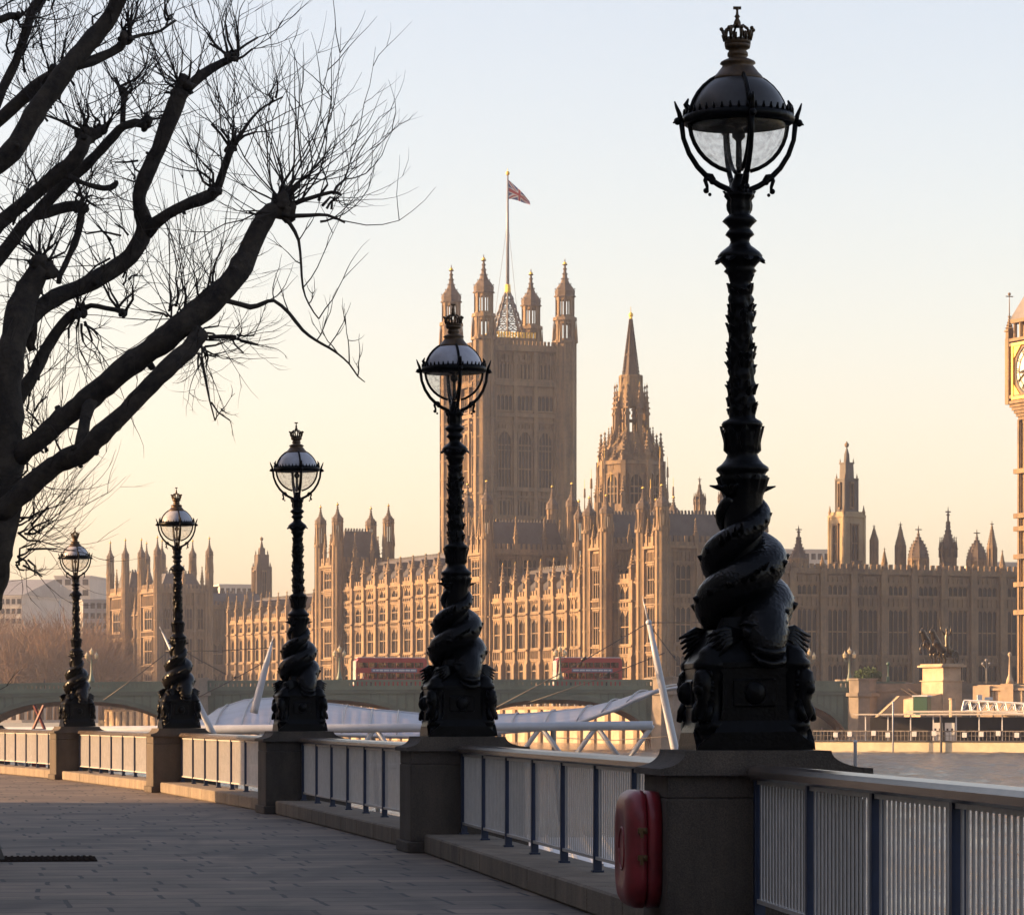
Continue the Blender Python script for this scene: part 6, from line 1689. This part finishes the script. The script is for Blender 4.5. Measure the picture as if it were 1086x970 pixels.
m = MB(); m.tube([(-1.4,0,0.8),(-1.42,0,1.4),(-1.4,0,1.9),(-1.38,0,2.5),(-1.36,0,2.85),(-1.34,0,2.98),(-1.32,0,3.2),(-1.32,0,3.36)], [0.42,0.34,0.24,0.28,0.16,0.09,0.16,0.08], 10)
m.tube([(-1.36,-0.22,2.72),(-1.2,-0.55,3.1),(-1.15,-0.7,3.65)], [0.11,0.08,0.06], 7); m.tube([(-1.36,0.22,2.72),(-1.2,0.5,2.95),(-1.1,0.6,3.45)], [0.11,0.08,0.06], 7)
m.tube([(-1.2,-0.72,2.6),(-1.1,-0.72,4.7)], [0.035,0.02], 5); m.build('driver', M_['statue'], st)

t = thing('kiosk', 'small green kiosk at the foot of the statue plinth', 'kiosk', tuple(at(978, 757, 476)), R(-24))
m = MB(); m.bbox(-1.0, 1.0, -0.9, 0.9, 0, 2.3, 0.06); m.build('booth', M_['kiosk'], t); m = MB(); m.bbox(-1.1,1.1,-1.0,1.0,2.3,2.5,0.05); m.build('roof', M_['pale'], t)
MB().box(-1.03, -0.99, -0.5, 0.5, 0.3, 2.0).build('shutter', M_['pale'], t)
tag(MB().frus(0,0,0.45,0.42,-4,2.3,12).frus(0,0,0.5,0.5,2.3,2.45,12).build('mooring_pile', M_['embank'], None, tuple(at(1010, 760, 470) - Vector((0,0,0.0)))), 'short thick pale post to the right of the green kiosk', 'post')

t = thing('bank_wall', 'sunlit stone embankment wall with a lamp pedestal at the right edge', 'river wall', (*at(1036, 760, 486).xy, 0), R(-28))
m = MB(); m.box(0, 60, 0, 3, -6, hz(732, 486)); m.box(-0.2, 60, -0.3, 3.2, hz(732, 486), hz(729.5, 486)); m.box(0, 60, 0.3, 1.2, hz(729.5,486), hz(726,486))
for k in range(30): m.box(k*2+0.2, k*2 + 0.5, -0.15, 0.0, hz(756,486), hz(732.5,486))
m.build('wall', M_['embank'], t)
m = MB(); m.box(3.6, 5.4, -0.6, 1.8, hz(758,486), hz(725,486)); m.box(-0.4, 2.0, -0.5, 1.2, hz(745,486), hz(727,486)); m.build('pedestal', M_['embank'], t)
for x, yt in ((4.5, 693), ):
    m = MB(); z0 = hz(725,486); zt_ = hz(yt,486); m.lathe([(0.6,z0),(0.45,z0+0.6),(0.22,z0+1.2),(0.10,zt_-0.5),(0.16,zt_-0.4),(0.32,zt_-0.1),(0.1,zt_+0.2)], 8, x, 0.6); m.build('lamp_column', M_['embank'], t)
tag(MB().tube([(0,0,5.3),(0,0,9.6)],0.07,6).tube([(-0.5,0,9.2),(0,0,8.6),(0.5,0,9.2)],0.05,5).ball((-0.5,0,9.4),0.22,7,5).ball((0.5,0,9.4),0.22,7,5).ball((0,0,9.9),0.24,7,5).build('street_lamp', M_['greyroof'], None, tuple(at(1046, 761, 520).xy) + (0,), 0), 'faint lamp standard in front of the shaded north wing near the right edge', 'street lamp')
tag(MB().tube([(0,0,5.3),(0,0,9.2)],0.09,6).ball((0,0,9.4),0.3,7,5).box(-0.2,0.2,-0.2,0.2,6.5,7.6).build('traffic_signal', M_['kiosk'], None, tuple(at(942, 761, 522).xy) + (0,), 0), 'traffic signal pole among the cars past the bridge', 'traffic signal')
t = thing('clipped_tree', 'small rounded green tree behind the right end of the bridge', 'tree', (*at(920, 761, 560).xy, 5), 0)
rg2 = random.Random(9); m = MB()
for k in range(900):
    d = Vector((rg2.gauss(0,1), rg2.gauss(0,1), rg2.gauss(0,0.7))).normalized()*rg2.uniform(0.5,1)
    p = Vector((d.x*2.2, d.y*2.0, 3.2 + d.z*1.3)); u = Vector((rg2.gauss(0,1),rg2.gauss(0,1),rg2.gauss(0,1))).normalized()*0.22; v = u.cross(Vector((0.3,0.5,0.8))).normalized()*0.16
    m.add([p-u, p+v, p+u, p-v], [(0,1,2,3)])
m.build('crown', M_['hedge'], t); MB().tube([(0,0,0),(0,0,3)],0.15,6).build('trunk', M_['bark'], t)

# landing stage
LS = R(-23)
a0 = at(862, 797, 462)
t = thing('landing_stage', 'long low floating landing stage with a flat canopy, sunlit at its right end', 'landing stage', (a0.x, a0.y, WZ), LS)
def lz(y): return hz(y, 458) - WZ
m = MB(); m.bbox(0, 44, 0, 9, -1.0, lz(786), 0.15); m.build('pontoon', M_['cream'], t)
m = MB(); m.box(-0.1, 44.1, -0.12, 9.1, lz(786), lz(785)); m.build('rubbing_strake', M_['cable'], t)
m = MB(); m.box(0, 44, -0.05, 0.05, lz(775.5), lz(774.3)); m.box(0, 44, -0.03, 0.03, lz(780), lz(779.5))
for k in range(90): m.box(k*0.49, k*0.49 + 0.06, -0.03, 0.03, lz(785), lz(775))
m.build('deck_rail', M_['railgrey'], t)
m = MB(); m.prism([(6, lz(758)), (44, lz(758)), (44, lz(755.8)), (5.4, lz(756.5))], -0.6, 7.5, 'y'); m.build('canopy', M_['concrete'], t)
m = MB(); m.prism([(12, lz(755.2)), (44, lz(754.6)), (44, lz(752.6)), (12.2, lz(753.4))], 1.6, 8.5, 'y'); m.build('upper_canopy', M_['concrete'], t)
pmx = MB().box(-0.07, 0.07, -0.07, 0.07, lz(785), lz(758)).mesh('canopy_post', M_['pale'])
for k in range(13): put('canopy_post', pmx, t, (7 + k*3.0, 0.3, 0)); put('canopy_post', pmx, t, (7 + k*3.0, 7.0, 0))
pst = MB().bbox(-0.3, 0.3, -0.05, 0.03, 0, 0.62, 0.01).mesh('notice_panel', M_['pale'])
for k, x in enumerate((3.1, 5.0, 8.2, 10.1, 13.6, 16.2, 20.2, 22.4, 24.6, 27.0, 29.5, 33, 36)): put('notice_panel', pst, t, (x, -0.09, lz(781.5) + 0.1*(k % 3)))
for x in (16.4, 18.0):
    dd = MB().bbox(-0.65, 0.65, -0.06, 0.06, lz(785), lz(766), 0.02).build('door', M_['pale'], t, (x, 0.9, 0))
    for sx in (-0.3, 0.3): MB().bbox(sx - 0.13, sx + 0.13, -0.08, -0.05, lz(776), lz(772), 0.02).build('porthole', M_['glass'], dd)
m = MB(); m.box(6, 44, 5.5, 5.7, lz(785), lz(760)); m.build('back_screen', M_['glass'], t)
m = MB(); m.frus(17.2, -0.35, 0.16, 0.16, -1, lz(757), 8); m.build('pile', M_['cable'], t)
for px, lab in ((868, 'person in dark clothes at the left end of the landing stage'), (884, 'person standing on the landing stage left of the white pole'), (938, 'person waiting under the left end of the landing stage canopy'), (960, 'person under the landing stage canopy, left of the white doors')):
    x = (at(px, 790, 460).x - a0.x)/math.cos(LS); p = Vector((a0.x, a0.y)) + Vector((math.cos(LS), math.sin(LS)))*x + Vector((-math.sin(LS), math.cos(LS)))*2.0
    person(lab, (p.x, p.y, WZ + lz(786)), R(60))
# gangway down to the landing stage
g0, g1 = at(1024, 747, 470), at(1100, 751, 462)
t = thing('gangway', 'white steel truss gangway above the landing stage at the right edge', 'gangway', tuple(g0), 0)
m = MB(); dv = g1 - g0
for yy in (0, 1.6):
    A = Vector((0, yy, 0.55)); B = A + dv; m.bar(A, B, 0.14); A2 = Vector((-0.3, yy, -0.75)); B2 = A2 + dv; m.bar(A2, B2, 0.11); m.bar(A, A2, 0.1)
    for k in range(8):
        u0, u1 = k/8, (k + 0.5)/8; m.bar(A2 + dv*u0, A + dv*u1, 0.07); m.bar(A + dv*u1, A2 + dv*(k+1)/8, 0.07)
m.build('truss', M_['white'], t); m = MB(); m.box(1.6, 2.2, 0.2, 0.8, 0.6, 1.3); m.box(2.6, 3.6, 0.2, 0.8, 0.6, 1.0); m.build('sign_box', M_['pale'], t)
tag(MB().lathe([(0.13,-1.5),(0.12,2.6),(0.14,2.62),(0.14,2.75),(0.02,2.8)], 10).build('mooring_pole', M_['white'], None, (*at(907, 808, 250).xy, WZ)), 'thin white mooring pole standing in the water right of the nearest lamp', 'pole')
p = at(947, 790, 456); tag(MB().lathe([(0.11,-1),(0.1,6.4),(0.02,6.5)], 8).build('mast', M_['white'], None, (p.x, p.y, WZ)), 'white flag mast at the left end of the landing stage', 'mast')

# ------------------------------------------------------------------ the white pier with canopies, masts and truss on the near side
mm_ = M_['membrane']; t_ = mm_.node_tree; b_ = t_.nodes['Principled BSDF']; o_ = t_.nodes['Material Output']
tr_ = t_.nodes.new('ShaderNodeBsdfTransparent'); mx_ = t_.nodes.new('ShaderNodeMixShader'); mx_.inputs[0].default_value = 0.78
t_.links.new(tr_.outputs[0], mx_.inputs[1]); t_.links.new(b_.outputs[0], mx_.inputs[2]); t_.links.new(mx_.outputs[0], o_.inputs[0])
def sheet(t, name, front, back, Yf, Yb, nu, nv, bulge, mt, seams, th=0.10):
    # curved membrane between a front edge and a back edge given as picture columns/rows at two real distances
    def poly(pts, u):
        x = pts[0][0] + (pts[-1][0] - pts[0][0])*u
        for (x0, y0), (x1, y1) in zip(pts, pts[1:]):
            if x0 <= x <= x1 or (x1 == pts[-1][0] and x > x1): 
                v = (x - x0)/(x1 - x0); v = v*v*(3-2*v)*0.4 + v*0.6; return x, y0 + (y1 - y0)*v
        return pts[-1]
    G = []
    for i in range(nu + 1):
        u = i/nu; fx, fy = poly(front, u); bx, by = poly(back, u)
        A = at(fx, fy, Yf); B = at(bx, by, Yb); row = []
        for j in range(nv + 1):
            v = j/nv; p = A*(1 - v) + B*v; p.z += bulge*math.sin(v*PI)*min(1, 4*(1-u) + 0.25); row.append(p)
        G.append(row)
    o = Vector(t.location)
    m = MB(); vs = []; 
    for row in G: vs += [p - o for p in row]
    nn = len(vs); vs += [p - Vector((0,0,th)) for p in vs]
    fs = []; w = nv + 1
    for i in range(nu):
        for j in range(nv):
            a = i*w + j; fs.append((a, a + w, a + w + 1, a + 1)); fs.append((nn + a, nn + a + 1, nn + a + w + 1, nn + a + w))
    for i in range(nu):
        a = i*w; fs.append((a, nn + a, nn + a + w, a + w)); b = i*w + nv; fs.append((b, b + w, nn + b + w, nn + b))
    for j in range(nv): fs.append((j, j+1, nn+j+1, nn+j)); q = nu*w + j; fs.append((q, nn+q, nn+q+1, q+1))
    m.add(vs, fs, 0, True); m.build(name, mt, t)
    for k in range(seams + 1):
        i = int(round(k*nu/seams)); 
        sm = MB(); sm.tube([G[i][j] - o + Vector((0,-0.03,0.07)) for j in range(nv + 1)], 0.035, 6); sm.build('rib', M_['seam'], t)
    MB().tube([G[i][0] - o for i in range(nu + 1)], 0.07, 7).build('edge_tube', M_['white'], t); MB().tube([G[i][nv] - o for i in range(nu + 1)], 0.06, 7).build('edge_tube', M_['white'], t)
    return G
YP = 150.0
t = thing('pier_canopy', 'white curved pier canopy rising to a point at right, beside the leaning white mast', 'canopy', tuple(at(600, 790, YP)), 0)
G = sheet(t, 'membrane', [(452,781),(525,776),(570,773),(612,766),(650,753),(676,741),(700,731)], [(452,764),(500,759),(560,757),(615,752),(655,744),(690,733),(726,727.5)], YP - 6, YP + 8, 28, 8, 0.22, M_['membrane'], 8)
pm3 = MB().frus(0,0,0.1,0.1,0,1,8)
for i in (2, 8, 14):
    q = G[i][5] - Vector(t.location); MB().tube([q, (q.x + 0.4, q.y, WZ - t.location.z)], 0.10, 8).build('strut', M_['white'], t)
t = thing('pier_canopy', 'low domed white pier canopy between the second and fourth lamp posts', 'canopy', tuple(at(330, 790, YP)), 0)
G = sheet(t, 'membrane', [(196,786),(225,779),(260,776),(330,778),(400,780),(450,781)], [(214,764),(236,750),(262,742),(300,740),(345,746),(400,753),(450,757)], YP - 6, YP + 8, 26, 8, 0.25, M_['membrane'], 9)
for i in (4, 12, 20):
    q = G[i][5] - Vector(t.location); MB().tube([q, (q.x + 0.3, q.y, WZ - t.location.z)], 0.10, 8).build('strut', M_['white'], t)
# deck under the canopies
p0 = at(-60, 790, 118); t = thing('pontoon', 'white floating pontoon deck below the curved canopies', 'pontoon', (p0.x, 96, WZ), 0)
m = MB(); m.bbox(0, at(690, 790, 118).x - p0.x, 0, 24, -0.8, 0.35, 0.05); m.build('hull', M_['white'], t)
m = MB()
for k in range(38): m.box(k*0.62, k*0.62 + 0.1, 0.02, 23.9, 0.354, 0.44)
m.build('deck_ribs', M_['seam'], t)
# truss
t = thing('pier_truss', 'long white tubular truss running behind the railing', 'truss', tuple(at(330, 772, 138)), 0)
o = Vector(t.location)
A, B = at(-60, 776, 142) - o, at(692, 769, 138) - o
m = MB(); m.tube([A, (A+B)/2, B], 0.175, 12); m.tube([A + Vector((0,1.4,0)), B + Vector((0,1.4,0))], 0.11, 10); m.build('top_chord', M_['white'], t)
m = MB(); m.tube([A + Vector((0,0.5,-1.5)), B + Vector((0,0.5,-1.5))], 0.13, 10); m.build('bottom_chord', M_['white'], t)
n = 13
for k in range(n):
    u0, u1, u2 = k/n, (k + 0.5)/n, (k + 1)/n; dn = Vector((0,0.5,-1.5))
    MB().tube([A*(1-u0) + B*u0, A*(1-u1) + B*u1 + dn], 0.10, 8).tube([A*(1-u1) + B*u1 + dn, A*(1-u2) + B*u2], 0.10, 8).build('brace', M_['white'], t)
# masts with cables
YM = 128.0
def mast(label, b, tp_, r0, r1, spike):
    P, Q = at(*b, YM), at(*tp_, YM); t = thing('mast', label, 'mast', tuple(P), 0, 'leaning white masts of the pier')
    d = Q - P; m = MB(); m.tube([Vector((0,0,0)) - d*0.12, Vector((0,0,0)), d*0.35, d*0.7, d], [r0, r0, r0*0.9, r0*0.6 + r1*0.4, r1], 14); m.build('tube', M_['white'], t)
    m = MB(); m.ball(d, r1*1.35, 10, 7); m.tube([d, Vector(at(*spike, YM)) - P], [r1*0.6, 0.01], 6); m.build('head', M_['white'], t)
    return t, P
mA, PA = mast('tall white leaning mast just left of the nearest lamp', (717, 800), (688, 660), 0.155, 0.085, (681, 632))
mB, PB = mast('white leaning mast just left of the middle lamp post', (271, 748), (288, 682), 0.145, 0.04, (290, 674))
mC, PC = mast('white mast leaning the other way behind the second lamp from the left', (222, 770), (172, 670), 0.12, 0.025, (169, 664))
def cable(t, P, a, b, Ya=YM, Yb=YM, clamp=False):
    A, B = at(*a, Ya) - P, at(*b, Yb) - P; mid = (A + B)/2 - Vector((0,0,(B-A).length*0.012))
    m = MB(); m.tube([A, mid, B], 0.017, 5)
    if clamp: m.tube([A*0.6 + B*0.4, A*0.57 + B*0.43], 0.05, 6)
    m.build('cable', M_['cable'], t)
cable(mA, PA, (688,660), (522,752), clamp=True); cable(mA, PA, (705,692), (560,745), clamp=True); cable(mA, PA, (688,660), (830,656)); cable(mA, PA, (690,664), (750,742), clamp=True); cable(mA, PA, (717,780), (590,782), YM, 138)
cable(mB, PB, (287,687), (176,690)); cable(mB, PB, (284,700), (200,744), clamp=True); cable(mC, PC, (176,678), (240,715)); cable(mC, PC, (182,688), (110,742))
# crossed red bars beyond the left railing
t = thing('crossed_bars', 'pair of crossed red bars above the railing at far left', 'cross bars', tuple(at(41, 773, 112)), 0)
w_ = 6*112/F; h_ = 0.75
MB().bar((-w_, 0, 0), (w_*0.9, 0, h_), 0.05).build('bar', M_['dred'], t); MB().bar((w_, 0.1, 0), (-w_*0.9, 0.1, h_), 0.05).build('bar', M_['dred'], t)
MB().box(-w_*1.2, w_*1.2, -0.05, 0.15, -4, 0.02).build('base', M_['dred'], t)
